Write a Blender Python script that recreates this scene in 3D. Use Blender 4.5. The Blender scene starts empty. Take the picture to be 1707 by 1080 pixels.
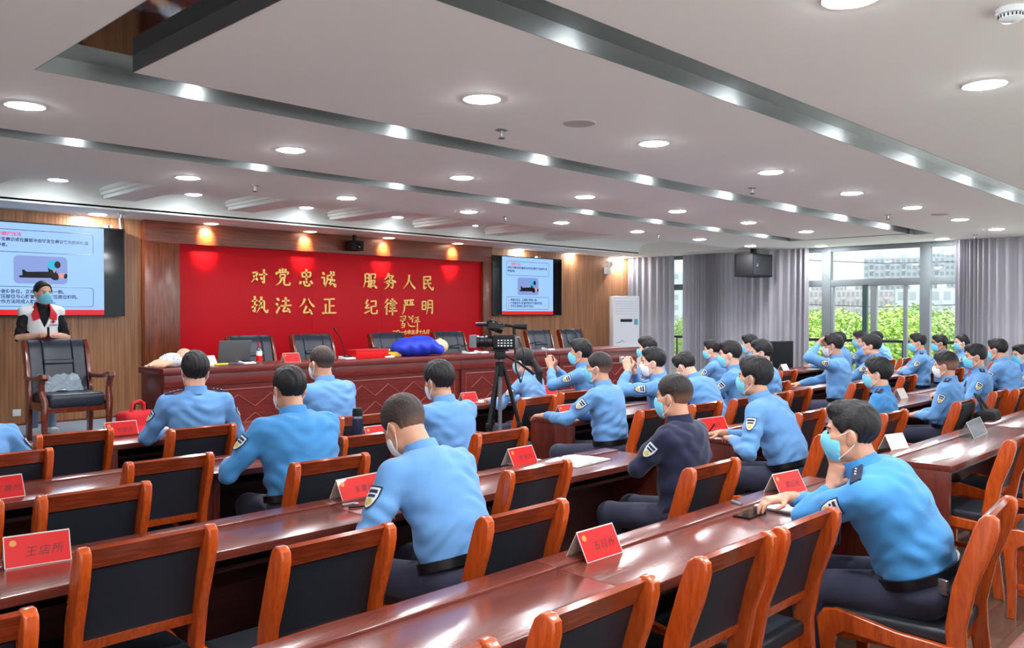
import bpy, bmesh, math, random
import numpy as np
from mathutils import Vector, Matrix, Euler
random.seed(7)
np.random.seed(7)
PI = math.pi
S = bpy.context.scene
COL = S.collection

# ---------------------------------------------------------------- camera, world, light, exposure
CAM_H = 1.65
CAM_YAW = math.radians(-45.81)
CAM_PITCH = math.radians(0.69)
F_PX = 1412.0
cam_data = bpy.data.cameras.new('camera')
cam = bpy.data.objects.new('camera', cam_data)
COL.objects.link(cam)
cam.location = (0, 0, CAM_H)
cam.rotation_euler = (PI / 2 - CAM_PITCH, 0, CAM_YAW)
cam_data.sensor_fit = 'HORIZONTAL'
cam_data.sensor_width = 36.0
cam_data.lens = 36.0 * F_PX / 1707.0
cam_data.clip_start = 0.02
cam_data.clip_end = 2000
S.camera = cam

S.view_settings.view_transform = 'Standard'
S.view_settings.look = 'None'
S.view_settings.gamma = 1.0
S.view_settings.exposure = 1.32
S.cycles.diffuse_bounces = 6
try:
    S.view_settings.use_curve_mapping = False
except Exception:
    pass

LAMP_E = 142.0        # emission of the ceiling downlight diffusers
SPOT_W = 0.6         # watts of each small spot in the ceiling grooves
WASH_W = 60.0        # watts of the warm wall washers over the red panel
SKY_E = 0.52          # strength of the hazy sky

world = bpy.data.worlds.new('world')
S.world = world
world.use_nodes = True
wn = world.node_tree.nodes
wl = world.node_tree.links
wn.clear()
w_out = wn.new('ShaderNodeOutputWorld')
w_bg = wn.new('ShaderNodeBackground')
w_geo = wn.new('ShaderNodeTexCoord')
w_sep = wn.new('ShaderNodeSeparateXYZ')
w_ramp = wn.new('ShaderNodeValToRGB')
wl.new(w_geo.outputs['Generated'], w_sep.inputs[0])
wl.new(w_sep.outputs['Z'], w_ramp.inputs[0])
w_ramp.color_ramp.elements[0].position = 0.0
w_ramp.color_ramp.elements[0].color = (0.84, 0.91, 0.95, 1)
w_ramp.color_ramp.elements[1].position = 0.5
w_ramp.color_ramp.elements[1].color = (1.7, 1.9, 2.2, 1)
wl.new(w_ramp.outputs[0], w_bg.inputs[0])
w_bg.inputs[1].default_value = SKY_E
wl.new(w_bg.outputs[0], w_out.inputs[0])

sun_d = bpy.data.lights.new('sun', 'SUN')
sun_d.energy = 4.0
sun_d.angle = math.radians(3)
sun_d.color = (1.0, 0.96, 0.88)
sun = bpy.data.objects.new('sun', sun_d)
COL.objects.link(sun)
sun.rotation_euler = (0, math.radians(22), math.radians(-12))   # high noon sun over the window side

# ---------------------------------------------------------------- photo geometry helpers
_R = cam.rotation_euler.to_matrix()
_O = Vector((0, 0, CAM_H))


def ray(px, py):
    return (_R @ Vector(((px - 853.5) / F_PX, (540 - py) / F_PX, -1.0)))


def at_z(px, py, z):
    d = ray(px, py)
    t = (z - CAM_H) / d.z
    return _O + d * t


def at_y(px, py, Y):
    d = ray(px, py)
    return _O + d * (Y / d.y)


def at_x(px, py, X):
    d = ray(px, py)
    return _O + d * (X / d.x)


def lin(c):
    """sRGB 0..255 -> linear rgba"""
    o = []
    for v in c:
        v /= 255.0
        o.append(v / 12.92 if v <= 0.04045 else ((v + 0.055) / 1.055) ** 2.4)
    return (o[0], o[1], o[2], 1.0)


# ---------------------------------------------------------------- materials
def nmat(name):
    m = bpy.data.materials.new(name)
    m.use_nodes = True
    nt = m.node_tree
    b = nt.nodes['Principled BSDF']
    return m, nt, b


def setp(b, **k):
    names = dict(rough='Roughness', metal='Metallic', spec='Specular IOR Level', coat='Coat Weight', coatr='Coat Roughness',
                 sheen='Sheen Weight', sss='Subsurface Weight', trans='Transmission Weight', ior='IOR', alpha='Alpha')
    for q, v in k.items():
        b.inputs[names[q]].default_value = v


def plain(name, rgb, rough=0.5, bump=0.0, bscale=60.0, var=0.0, vscale=6.0, coords='Object', **k):
    m, nt, b = nmat(name)
    c = lin(rgb)
    b.inputs['Base Color'].default_value = c
    setp(b, rough=rough, **k)
    if bump or var:
        tc = nt.nodes.new('ShaderNodeTexCoord')
    if var:
        n = nt.nodes.new('ShaderNodeTexNoise')
        n.inputs['Scale'].default_value = vscale
        n.inputs['Detail'].default_value = 5
        nt.links.new(tc.outputs[coords], n.inputs['Vector'])
        mx = nt.nodes.new('ShaderNodeMix')
        mx.data_type = 'RGBA'
        mx.inputs[6].default_value = tuple(v * (1 - var) for v in c[:3]) + (1,)
        mx.inputs[7].default_value = tuple(min(1, v * (1 + var)) for v in c[:3]) + (1,)
        nt.links.new(n.outputs['Fac'], mx.inputs[0])
        nt.links.new(mx.outputs[2], b.inputs['Base Color'])
    if bump:
        n2 = nt.nodes.new('ShaderNodeTexNoise')
        n2.inputs['Scale'].default_value = bscale
        n2.inputs['Detail'].default_value = 4
        nt.links.new(tc.outputs[coords], n2.inputs['Vector'])
        bp = nt.nodes.new('ShaderNodeBump')
        bp.inputs['Strength'].default_value = bump
        bp.inputs['Distance'].default_value = 0.01
        nt.links.new(n2.outputs['Fac'], bp.inputs['Height'])
        nt.links.new(bp.outputs['Normal'], b.inputs['Normal'])
    return m


def glow(name, rgb, e):
    m, nt, b = nmat(name)
    b.inputs['Base Color'].default_value = lin(rgb)
    b.inputs['Emission Color'].default_value = lin(rgb)
    b.inputs['Emission Strength'].default_value = e
    return m


def wood(name, dark, light, scale=(1, 1, 1), rough=0.25, coat=0.5, grain=14.0, dist=2.5, spec=0.5):
    """long-grained veneer: stretched noise between two browns; scale stretches object space (small = along the grain)"""
    m, nt, b = nmat(name)
    tc = nt.nodes.new('ShaderNodeTexCoord')
    mp = nt.nodes.new('ShaderNodeMapping')
    mp.inputs['Scale'].default_value = scale
    nt.links.new(tc.outputs['Object'], mp.inputs['Vector'])
    n = nt.nodes.new('ShaderNodeTexNoise')
    n.inputs['Scale'].default_value = grain
    n.inputs['Detail'].default_value = 8
    n.inputs['Roughness'].default_value = 0.62
    n.inputs['Distortion'].default_value = dist * 0.2
    nt.links.new(mp.outputs[0], n.inputs['Vector'])
    r = nt.nodes.new('ShaderNodeValToRGB')
    r.color_ramp.elements[0].position = 0.32
    r.color_ramp.elements[0].color = lin(dark)
    r.color_ramp.elements[1].position = 0.68
    r.color_ramp.elements[1].color = lin(light)
    nt.links.new(n.outputs['Fac'], r.inputs[0])
    nt.links.new(r.outputs[0], b.inputs['Base Color'])
    setp(b, rough=rough, coat=coat, coatr=0.16, spec=spec)
    return m


M = {}
M['ceiling'] = plain('ceiling_paint', (242, 244, 236), 0.75, var=0.02, vscale=1.5)
M['white_paint'] = plain('white_paint', (232, 232, 230), 0.6)
M['steel'] = plain('brushed_steel', (150, 152, 152), 0.38, metal=0.9, bump=0.05, bscale=90)
M['mirror'] = plain('dark_mirror', (60, 58, 58), 0.04, metal=1.0)
M['lamp'] = glow('lamp_diffuser', (248, 250, 255), LAMP_E)
M['spot_glass'] = glow('spot_glass', (255, 244, 225), 6)
M['wash_glass'] = glow('washer_glass', (255, 236, 205), 8)
M['lamp_ring'] = plain('lamp_ring', (225, 225, 225), 0.35)
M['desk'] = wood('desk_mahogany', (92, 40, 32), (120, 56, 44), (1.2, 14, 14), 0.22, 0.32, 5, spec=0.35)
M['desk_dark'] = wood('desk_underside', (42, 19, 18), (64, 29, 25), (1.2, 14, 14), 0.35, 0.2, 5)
M['desk_side'] = wood('desk_side_panel', (84, 32, 24), (114, 50, 38), (10, 10, 1.0), 0.28, 0.4, 5)
M['table_wood'] = wood('head_table_wood', (86, 24, 20), (118, 40, 32), (1.0, 12, 12), 0.3, 0.35, 5)
M['chair_wood'] = wood('chair_beech', (168, 62, 20), (210, 92, 34), (9, 9, 1.4), 0.22, 0.7, 6)
M['chair_rail'] = wood('chair_rail_wood', (112, 42, 22), (156, 66, 34), (1.6, 12, 12), 0.2, 0.7, 6)
M['arm_wood'] = wood('armchair_wood', (84, 28, 16), (140, 56, 32), (9, 9, 1.4), 0.2, 0.7, 6)
M['leather'] = plain('black_leather', (34, 38, 46), 0.45, bump=0.12, bscale=180, spec=0.45)
M['arm_leather'] = plain('armchair_leather', (36, 46, 58), 0.36, bump=0.15, bscale=60, spec=0.5)
M['carpet'] = plain('grey_carpet', (136, 146, 158), 0.95, bump=0.3, bscale=300, var=0.08, vscale=40)
M['red_panel'] = plain('red_lacquer_panel', (202, 8, 26), 0.4, spec=0.16)
M['gold'] = plain('gold_letter', (246, 206, 122), 0.42, metal=0.55)
M['black'] = plain('black_plastic', (17, 17, 20), 0.55, spec=0.3)
M['black_gloss'] = plain('black_glass', (8, 9, 11), 0.08)
M['grey'] = plain('grey_plastic', (105, 108, 112), 0.45)
M['dark_metal'] = plain('dark_metal', (40, 42, 46), 0.35, metal=0.6)
M['white_plastic'] = plain('white_plastic', (228, 232, 235), 0.35)
M['alu'] = plain('window_aluminium', (108, 116, 118), 0.45)
M['alu_dark'] = plain('window_gasket_green', (34, 66, 62), 0.4)
M['paper'] = plain('white_paper', (236, 238, 232), 0.7)
M['paper_blue'] = plain('pale_blue_paper', (196, 220, 226), 0.7)
M['card_red'] = plain('card_red', (206, 16, 18), 0.4, coat=0.08, spec=0.25)
M['card_white'] = plain('card_white', (222, 212, 204), 0.3, coat=0.4)
M['ink'] = plain('black_ink', (34, 8, 10), 0.5)
M['card_gold'] = plain('card_gold', (206, 130, 44), 0.4)
M['skin_tan'] = plain('skin_tan', (205, 150, 122), 0.5, var=0.06, vscale=14, sss=0.05, bump=0.04, bscale=150)
M['skin_fair'] = plain('skin_fair', (222, 172, 146), 0.5, var=0.05, vscale=14, sss=0.05, bump=0.04, bscale=150)
M['skin_dark'] = plain('skin_dark', (176, 120, 94), 0.5, var=0.07, vscale=14, sss=0.05, bump=0.04, bscale=150)
M['mask'] = plain('mask_blue', (120, 206, 232), 0.8, bump=0.08, bscale=120)
M['mask_white'] = plain('mask_white', (226, 232, 236), 0.8)
M['loop'] = plain('mask_loop', (240, 240, 240), 0.7)
M['navy'] = plain('navy_cloth', (42, 44, 66), 0.85, bump=0.15, bscale=25, sheen=0.1)
M['belt'] = plain('belt_leather', (20, 20, 24), 0.3)
M['patch_navy'] = plain('patch_navy', (28, 40, 66), 0.7)
M['patch_white'] = plain('patch_white', (214, 222, 228), 0.7)
M['patch_gold'] = plain('patch_gold', (200, 178, 92), 0.6)
M['eye'] = plain('eye_dark', (30, 22, 18), 0.2)
M['silver'] = plain('silver', (200, 204, 208), 0.25, metal=0.9)
M['vest_white'] = plain('vest_white', (240, 244, 246), 0.8, bump=0.12, bscale=25)
M['vest_red'] = plain('vest_red', (204, 24, 36), 0.8, bump=0.1, bscale=25)
M['denim'] = plain('denim', (132, 152, 176), 0.85, bump=0.1, bscale=60)
M['black_cloth'] = plain('black_cloth', (20, 20, 26), 0.9)


def shirt_mat(name, rgb):
    """shirt cloth with soft crumple folds"""
    m, nt, b = nmat(name)
    b.inputs['Base Color'].default_value = lin(rgb)
    setp(b, rough=0.8, sheen=0.15, spec=0.25)
    tc = nt.nodes.new('ShaderNodeTexCoord')
    mp = nt.nodes.new('ShaderNodeMapping')
    mp.inputs['Scale'].default_value = (1.0, 1.0, 1.6)
    mp.inputs['Rotation'].default_value = (0.3, 0.5, 0.2)
    nt.links.new(tc.outputs['Object'], mp.inputs['Vector'])
    n = nt.nodes.new('ShaderNodeTexNoise')
    n.inputs['Scale'].default_value = 4.5
    n.inputs['Detail'].default_value = 1.5
    n.inputs['Distortion'].default_value = 0.5
    nt.links.new(mp.outputs[0], n.inputs['Vector'])
    bp = nt.nodes.new('ShaderNodeBump')
    bp.inputs['Strength'].default_value = 0.55
    bp.inputs['Distance'].default_value = 0.035
    nt.links.new(n.outputs['Fac'], bp.inputs['Height'])
    nt.links.new(bp.outputs['Normal'], b.inputs['Normal'])
    return m


M['shirt'] = shirt_mat('police_shirt', (102, 152, 206))
M['shirt_vivid'] = shirt_mat('police_shirt_vivid', (68, 140, 200))
M['shirt_pale'] = shirt_mat('police_shirt_pale', (120, 164, 216))
M['jacket'] = shirt_mat('navy_jacket', (36, 40, 66))


def hair_mat(name, rgb, skin):
    """short hair; vertex attribute «hair_cover» thins it to the scalp at clipped sides and hairlines"""
    m, nt, b = nmat(name)
    at = nt.nodes.new('ShaderNodeAttribute')
    at.attribute_name = 'hair_cover'
    tc = nt.nodes.new('ShaderNodeTexCoord')
    mp = nt.nodes.new('ShaderNodeMapping')
    mp.inputs['Scale'].default_value = (5, 1.3, 1.3)
    nt.links.new(tc.outputs['Object'], mp.inputs['Vector'])
    n = nt.nodes.new('ShaderNodeTexNoise')
    n.inputs['Scale'].default_value = 60
    n.inputs['Detail'].default_value = 6
    nt.links.new(mp.outputs[0], n.inputs['Vector'])
    mx = nt.nodes.new('ShaderNodeMix')
    mx.data_type = 'RGBA'
    c = lin(rgb)
    mx.inputs[6].default_value = tuple(v * 0.5 for v in c[:3]) + (1,)
    mx.inputs[7].default_value = tuple(v * 1.5 for v in c[:3]) + (1,)
    nt.links.new(n.outputs['Fac'], mx.inputs[0])
    m2 = nt.nodes.new('ShaderNodeMix')
    m2.data_type = 'RGBA'
    m2.inputs[6].default_value = lin(skin)
    nt.links.new(mx.outputs[2], m2.inputs[7])
    nt.links.new(at.outputs['Fac'], m2.inputs[0])
    nt.links.new(m2.outputs[2], b.inputs['Base Color'])
    setp(b, rough=0.5, spec=0.35)
    bp = nt.nodes.new('ShaderNodeBump')
    bp.inputs['Strength'].default_value = 0.7
    bp.inputs['Distance'].default_value = 0.006
    nt.links.new(n.outputs['Fac'], bp.inputs['Height'])
    nt.links.new(bp.outputs['Normal'], b.inputs['Normal'])
    return m


M['hair'] = hair_mat('black_hair', (26, 24, 26), (160, 116, 94))
M['hair_grey'] = hair_mat('greying_hair', (40, 36, 35), (132, 98, 80))


def slat_wall(name, dark, light, pitch):
    """wood wall boards with fine vertical grooves, in object X"""
    m, nt, b = nmat(name)
    tc = nt.nodes.new('ShaderNodeTexCoord')
    mp = nt.nodes.new('ShaderNodeMapping')
    mp.inputs['Scale'].default_value = (1, 1, 0.07)
    nt.links.new(tc.outputs['Object'], mp.inputs['Vector'])
    n = nt.nodes.new('ShaderNodeTexNoise')
    n.inputs['Scale'].default_value = 16
    n.inputs['Detail'].default_value = 9
    n.inputs['Roughness'].default_value = 0.6
    nt.links.new(mp.outputs[0], n.inputs['Vector'])
    r = nt.nodes.new('ShaderNodeValToRGB')
    r.color_ramp.elements[0].position = 0.3
    r.color_ramp.elements[0].color = lin(dark)
    r.color_ramp.elements[1].position = 0.7
    r.color_ramp.elements[1].color = lin(light)
    nt.links.new(n.outputs['Fac'], r.inputs[0])
    nt.links.new(r.outputs[0], b.inputs['Base Color'])
    setp(b, rough=0.35, coat=0.15)
    return m


M['slat'] = slat_wall('slatted_wood_wall', (138, 90, 58), (186, 132, 90), 0.03)
M['frame_wood'] = wood('panel_frame_wood', (84, 34, 16), (142, 70, 36), (10, 10, 0.7), 0.3, 0.4, 4)
M['header_wood'] = wood('header_wood', (92, 36, 18), (142, 66, 34), (0.5, 10, 10), 0.42, 0.12, 4)


def floor_mat():
    m, nt, b = nmat('laminate_floor')
    tc = nt.nodes.new('ShaderNodeTexCoord')
    br = nt.nodes.new('ShaderNodeTexBrick')
    br.inputs['Scale'].default_value = 1.0
    br.inputs['Brick Width'].default_value = 1.2
    br.inputs['Row Height'].default_value = 0.17
    br.inputs['Mortar Size'].default_value = 0.0015
    br.inputs['Color1'].default_value = lin((100, 78, 64))
    br.inputs['Color2'].default_value = lin((82, 62, 50))
    br.inputs['Mortar'].default_value = lin((44, 28, 22))
    nt.links.new(tc.outputs['Object'], br.inputs['Vector'])
    mp = nt.nodes.new('ShaderNodeMapping')
    mp.inputs['Scale'].default_value = (1.5, 14, 1)
    nt.links.new(tc.outputs['Object'], mp.inputs['Vector'])
    n = nt.nodes.new('ShaderNodeTexNoise')
    n.inputs['Scale'].default_value = 5
    n.inputs['Detail'].default_value = 8
    nt.links.new(mp.outputs[0], n.inputs['Vector'])
    mx = nt.nodes.new('ShaderNodeMix')
    mx.data_type = 'RGBA'
    mx.blend_type = 'OVERLAY'
    mx.inputs[0].default_value = 0.5
    nt.links.new(br.outputs['Color'], mx.inputs[6])
    nt.links.new(n.outputs['Color'], mx.inputs[7])
    nt.links.new(mx.outputs[2], b.inputs['Base Color'])
    setp(b, rough=0.3, coat=0.2)
    return m


M['floor'] = floor_mat()


def curtain_mat():
    """grey drape, lets some daylight through"""
    m, nt, b = nmat('grey_drape')
    b.inputs['Base Color'].default_value = lin((150, 146, 152))
    setp(b, rough=0.8, sheen=0.2)
    tr = nt.nodes.new('ShaderNodeBsdfTranslucent')
    tr.inputs[0].default_value = lin((150, 146, 156))
    ms = nt.nodes.new('ShaderNodeMixShader')
    ms.inputs[0].default_value = 0.22
    nt.links.new(b.outputs[0], ms.inputs[1])
    nt.links.new(tr.outputs[0], ms.inputs[2])
    nt.links.new(ms.outputs[0], nt.nodes['Material Output'].inputs[0])
    return m


M['curtain'] = curtain_mat()


def glass_mat(name='window_glass', tint=(0.95, 0.98, 0.98, 1), refl=0.012):
    m, nt, b = nmat(name)
    t = nt.nodes.new('ShaderNodeBsdfTransparent')
    t.inputs[0].default_value = tint
    g = nt.nodes.new('ShaderNodeBsdfGlossy')
    g.inputs['Roughness'].default_value = 0.02
    ms = nt.nodes.new('ShaderNodeMixShader')
    ms.inputs[0].default_value = refl
    nt.links.new(t.outputs[0], ms.inputs[1])
    nt.links.new(g.outputs[0], ms.inputs[2])
    nt.links.new(ms.outputs[0], nt.nodes['Material Output'].inputs[0])
    return m


M['glass'] = glass_mat()
M['acrylic'] = glass_mat('clear_acrylic', (0.86, 0.87, 0.87, 1), 0.16)
M['film'], _nt, _b = nmat('plastic_film')
_b.inputs['Base Color'].default_value = lin((196, 216, 228))
setp(_b, rough=0.18, alpha=0.5, spec=0.6)
M['bottle'] = glass_mat('clear_bottle', (0.80, 0.86, 0.92, 1), 0.25)


def lit_screen(name, rgb, e):
    m = glow(name, rgb, e)
    b = m.node_tree.nodes['Principled BSDF']
    b.inputs['Base Color'].default_value = (0.004, 0.004, 0.005, 1)
    setp(b, rough=0.25, spec=0.3)
    return m


M['screen'] = lit_screen('slide_background', (150, 192, 248), 0.47)
M['screen_red'] = lit_screen('slide_red', (220, 30, 34), 0.45)
M['screen_ink'] = plain('slide_text', (40, 44, 60), 0.5)
M['screen_rtext'] = lit_screen('slide_heading', (220, 40, 80), 0.45)
M['screen_photo'] = lit_screen('slide_picture', (128, 150, 210), 0.45)
M['screen_cyan'] = lit_screen('slide_cyan', (30, 170, 206), 0.5)
M['screen_skin'] = lit_screen('slide_skin', (216, 150, 140), 0.45)
M['lamp_soft'] = glow('lamp_diffuser_soft', (232, 244, 255), 32)

# ---------------------------------------------------------------- object helpers
def link(o):
    COL.objects.link(o)
    return o


def finish(me, mats, smooth=True, angle=40):
    for m in (mats if isinstance(mats, (list, tuple)) else [mats]):
        me.materials.append(m)
    if smooth:
        me.shade_smooth()
        me.set_sharp_from_angle(angle=math.radians(angle))
    me.update()
    return me


class MB:
    """collects shapes into one mesh"""

    def __init__(self):
        self.bm = bmesh.new()

    def _xf(self, vs, mtx):
        if mtx is not None:
            for v in vs:
                v.co = mtx @ v.co

    def box(self, lo, hi, bev=0.0, seg=2, mtx=None, mi=0):
        b = bmesh.new()
        bmesh.ops.create_cube(b, size=1)
        for v in b.verts:
            v.co = Vector(((lo[i] + hi[i]) / 2 + v.co[i] * (hi[i] - lo[i]) for i in range(3)))
        if bev:
            bmesh.ops.bevel(b, geom=b.edges[:], offset=bev, segments=seg, affect='EDGES', profile=0.6)
        self._merge(b, mtx, mi)
        return self

    def _merge(self, b, mtx=None, mi=0):
        vm = {}
        for v in b.verts:
            vm[v] = self.bm.verts.new(mtx @ v.co if mtx is not None else v.co)
        for f in b.faces:
            try:
                nf = self.bm.faces.new([vm[v] for v in f.verts])
                nf.material_index = mi if mi else f.material_index
            except ValueError:
                pass
        b.free()

    def tube(self, pts, rad, n=10, caps=True, mtx=None, flat=(1, 1), mi=0):
        """round bar along a polyline, radius a number or one per point"""
        pts = [Vector(p) for p in pts]
        rs = [rad] * len(pts) if isinstance(rad, (int, float)) else list(rad)
        rings = []
        up = Vector((0, 0, 1))
        prev = None
        for i, p in enumerate(pts):
            if i == 0:
                d = pts[1] - p
            elif i == len(pts) - 1:
                d = p - pts[i - 1]
            else:
                d = (pts[i + 1] - p).normalized() + (p - pts[i - 1]).normalized()
            if d.length < 1e-9:
                d = Vector((0, 0, 1))
            d.normalize()
            if prev is None:
                a = up if abs(d.z) < 0.9 else Vector((0, 1, 0))
                x = d.cross(a).normalized()
            else:
                x = (prev - d * prev.dot(d)).normalized()
            y = d.cross(x)
            prev = x
            ring = []
            for k in range(n):
                t = 2 * PI * k / n
                q = p + (x * math.cos(t) * flat[0] + y * math.sin(t) * flat[1]) * rs[i]
                ring.append(self.bm.verts.new(mtx @ q if mtx is not None else q))
            rings.append(ring)
        for a, b in zip(rings, rings[1:]):
            for k in range(n):
                f = self.bm.faces.new((a[k], a[(k + 1) % n], b[(k + 1) % n], b[k]))
                f.material_index = mi
        if caps:
            f = self.bm.faces.new(rings[0][::-1])
            f.material_index = mi
            f = self.bm.faces.new(rings[-1])
            f.material_index = mi
        return self

    def lathe(self, prof, n=24, mtx=None, mi=0):
        """prof: (radius, height) pairs about local Z"""
        rings = []
        for r, h in prof:
            if r < 1e-6:
                q = Vector((0, 0, h))
                rings.append([self.bm.verts.new(mtx @ q if mtx is not None else q)])
            else:
                ring = []
                for k in range(n):
                    t = 2 * PI * k / n
                    q = Vector((r * math.cos(t), r * math.sin(t), h))
                    ring.append(self.bm.verts.new(mtx @ q if mtx is not None else q))
                rings.append(ring)
        for a, b in zip(rings, rings[1:]):
            if len(a) == 1 and len(b) == 1:
                continue
            for k in range(n):
                k2 = (k + 1) % n
                if len(a) == 1:
                    f = self.bm.faces.new((a[0], b[k2], b[k]))
                elif len(b) == 1:
                    f = self.bm.faces.new((a[k], a[k2], b[0]))
                else:
                    f = self.bm.faces.new((a[k], a[k2], b[k2], b[k]))
                f.material_index = mi
        return self

    def prism(self, poly, axis, a, b, bev=0.0, mtx=None, mi=0, seg=2):
        """polygon of 2-D points extruded along axis ('x','y','z') from a to b"""
        bb = bmesh.new()

        def mk(p, t):
            return {'x': Vector((t, p[0], p[1])), 'y': Vector((p[0], t, p[1])), 'z': Vector((p[0], p[1], t))}[axis]
        va = [bb.verts.new(mk(p, a)) for p in poly]
        vb = [bb.verts.new(mk(p, b)) for p in poly]
        fa = bb.faces.new(va[::-1])
        fb = bb.faces.new(vb)
        n = len(poly)
        for i in range(n):
            bb.faces.new((va[i], va[(i + 1) % n], vb[(i + 1) % n], vb[i]))
        bmesh.ops.recalc_face_normals(bb, faces=bb.faces[:])
        if bev:
            es = [e for e in bb.edges if (e.verts[0] in set(va)) == (e.verts[1] in set(va))]
            bmesh.ops.bevel(bb, geom=es, offset=bev, segments=seg, affect='EDGES', profile=0.6)
        self._merge(bb, mtx, mi)
        return self

    def ball(self, c, r, mtx=None, sub=2, mi=0):
        b = bmesh.new()
        bmesh.ops.create_icosphere(b, subdivisions=sub, radius=1)
        r = (r, r, r) if isinstance(r, (int, float)) else r
        for v in b.verts:
            v.co = Vector((c[i] + v.co[i] * r[i] for i in range(3)))
        self._merge(b, mtx, mi)
        return self

    def face(self, pts, mi=0):
        f = self.bm.faces.new([self.bm.verts.new(Vector(p)) for p in pts])
        f.material_index = mi
        return self

    def mesh(self, name, mats, smooth=True, angle=40, recalc=True):
        if recalc:
            bmesh.ops.recalc_face_normals(self.bm, faces=self.bm.faces[:])
        me = bpy.data.meshes.new(name)
        self.bm.to_mesh(me)
        self.bm.free()
        return finish(me, mats, smooth, angle)

    def obj(self, name, mats, parent=None, smooth=True, angle=40, loc=None, rotz=0.0, recalc=True):
        o = bpy.data.objects.new(name, self.mesh(name, mats, smooth, angle, recalc))
        link(o)
        if parent is not None:
            o.parent = parent
        if loc is not None:
            o.location = loc
        if rotz:
            o.rotation_euler = (0, 0, rotz)
        return o


def thing(name, label, cat, loc=(0, 0, 0), rotz=0.0, group=None):
    o = bpy.data.objects.new(name, None)
    o.empty_display_size = 0.1
    link(o)
    o.location = loc
    o.rotation_euler = (0, 0, rotz)
    return tag(o, label, cat, group)


def tag(o, label, cat, group=None, kind=None):
    if label:
        o['label'] = label
    if cat:
        o['category'] = cat
    if group:
        o['group'] = group
    if kind:
        o['kind'] = kind
    return o


def struct(o):
    o['kind'] = 'structure'
    return o


def dup(root, loc, rotz, label, group=None):
    r = root.copy()
    link(r)
    r.location = loc
    r.rotation_euler = (0, 0, rotz)
    r['label'] = label
    if group:
        r['group'] = group
    for ch in list(root.children):
        c = ch.copy()
        link(c)
        c.parent = r
        for g in list(ch.children):
            d = g.copy()
            link(d)
            d.parent = c
    return r


def text_mesh(s, size=1.0, extrude=0.0, bold=0.0, spacing=1.0):
    """glyph outlines turned into a mesh centred on its bounding box, lying in local XY"""
    cu = bpy.data.curves.new('lettering', 'FONT')
    cu.body = s
    cu.size = size
    cu.extrude = extrude
    cu.offset = bold
    cu.space_character = spacing
    cu.align_x = 'CENTER'
    cu.align_y = 'CENTER'
    cu.resolution_u = 3
    o = bpy.data.objects.new('lettering', cu)
    link(o)
    bpy.context.view_layer.update()
    dg = bpy.context.evaluated_depsgraph_get()
    me = bpy.data.meshes.new_from_object(o.evaluated_get(dg))
    bpy.data.objects.remove(o)
    return me


def text_obj(name, s, mat_, parent, size, mtx, extrude=0.0005, bold=0.0, spacing=1.0, slant=0.0):
    me = text_mesh(s, size, extrude, bold, spacing)
    if slant:
        me.transform(Matrix(((1, slant, 0, 0), (0, 1, 0, 0), (0, 0, 1, 0), (0, 0, 0, 1))))
    me.transform(mtx)
    me.materials.clear()
    me.materials.append(mat_)
    o = bpy.data.objects.new(name, me)
    link(o)
    if parent is not None:
        o.parent = parent
    return o


# XY text plane -> facing -Y (readable from the room): local x->X, y->Z
FACE_ROOM = Matrix(((1, 0, 0, 0), (0, 0, -1, 0), (0, 1, 0, 0), (0, 0, 0, 1)))

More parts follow.
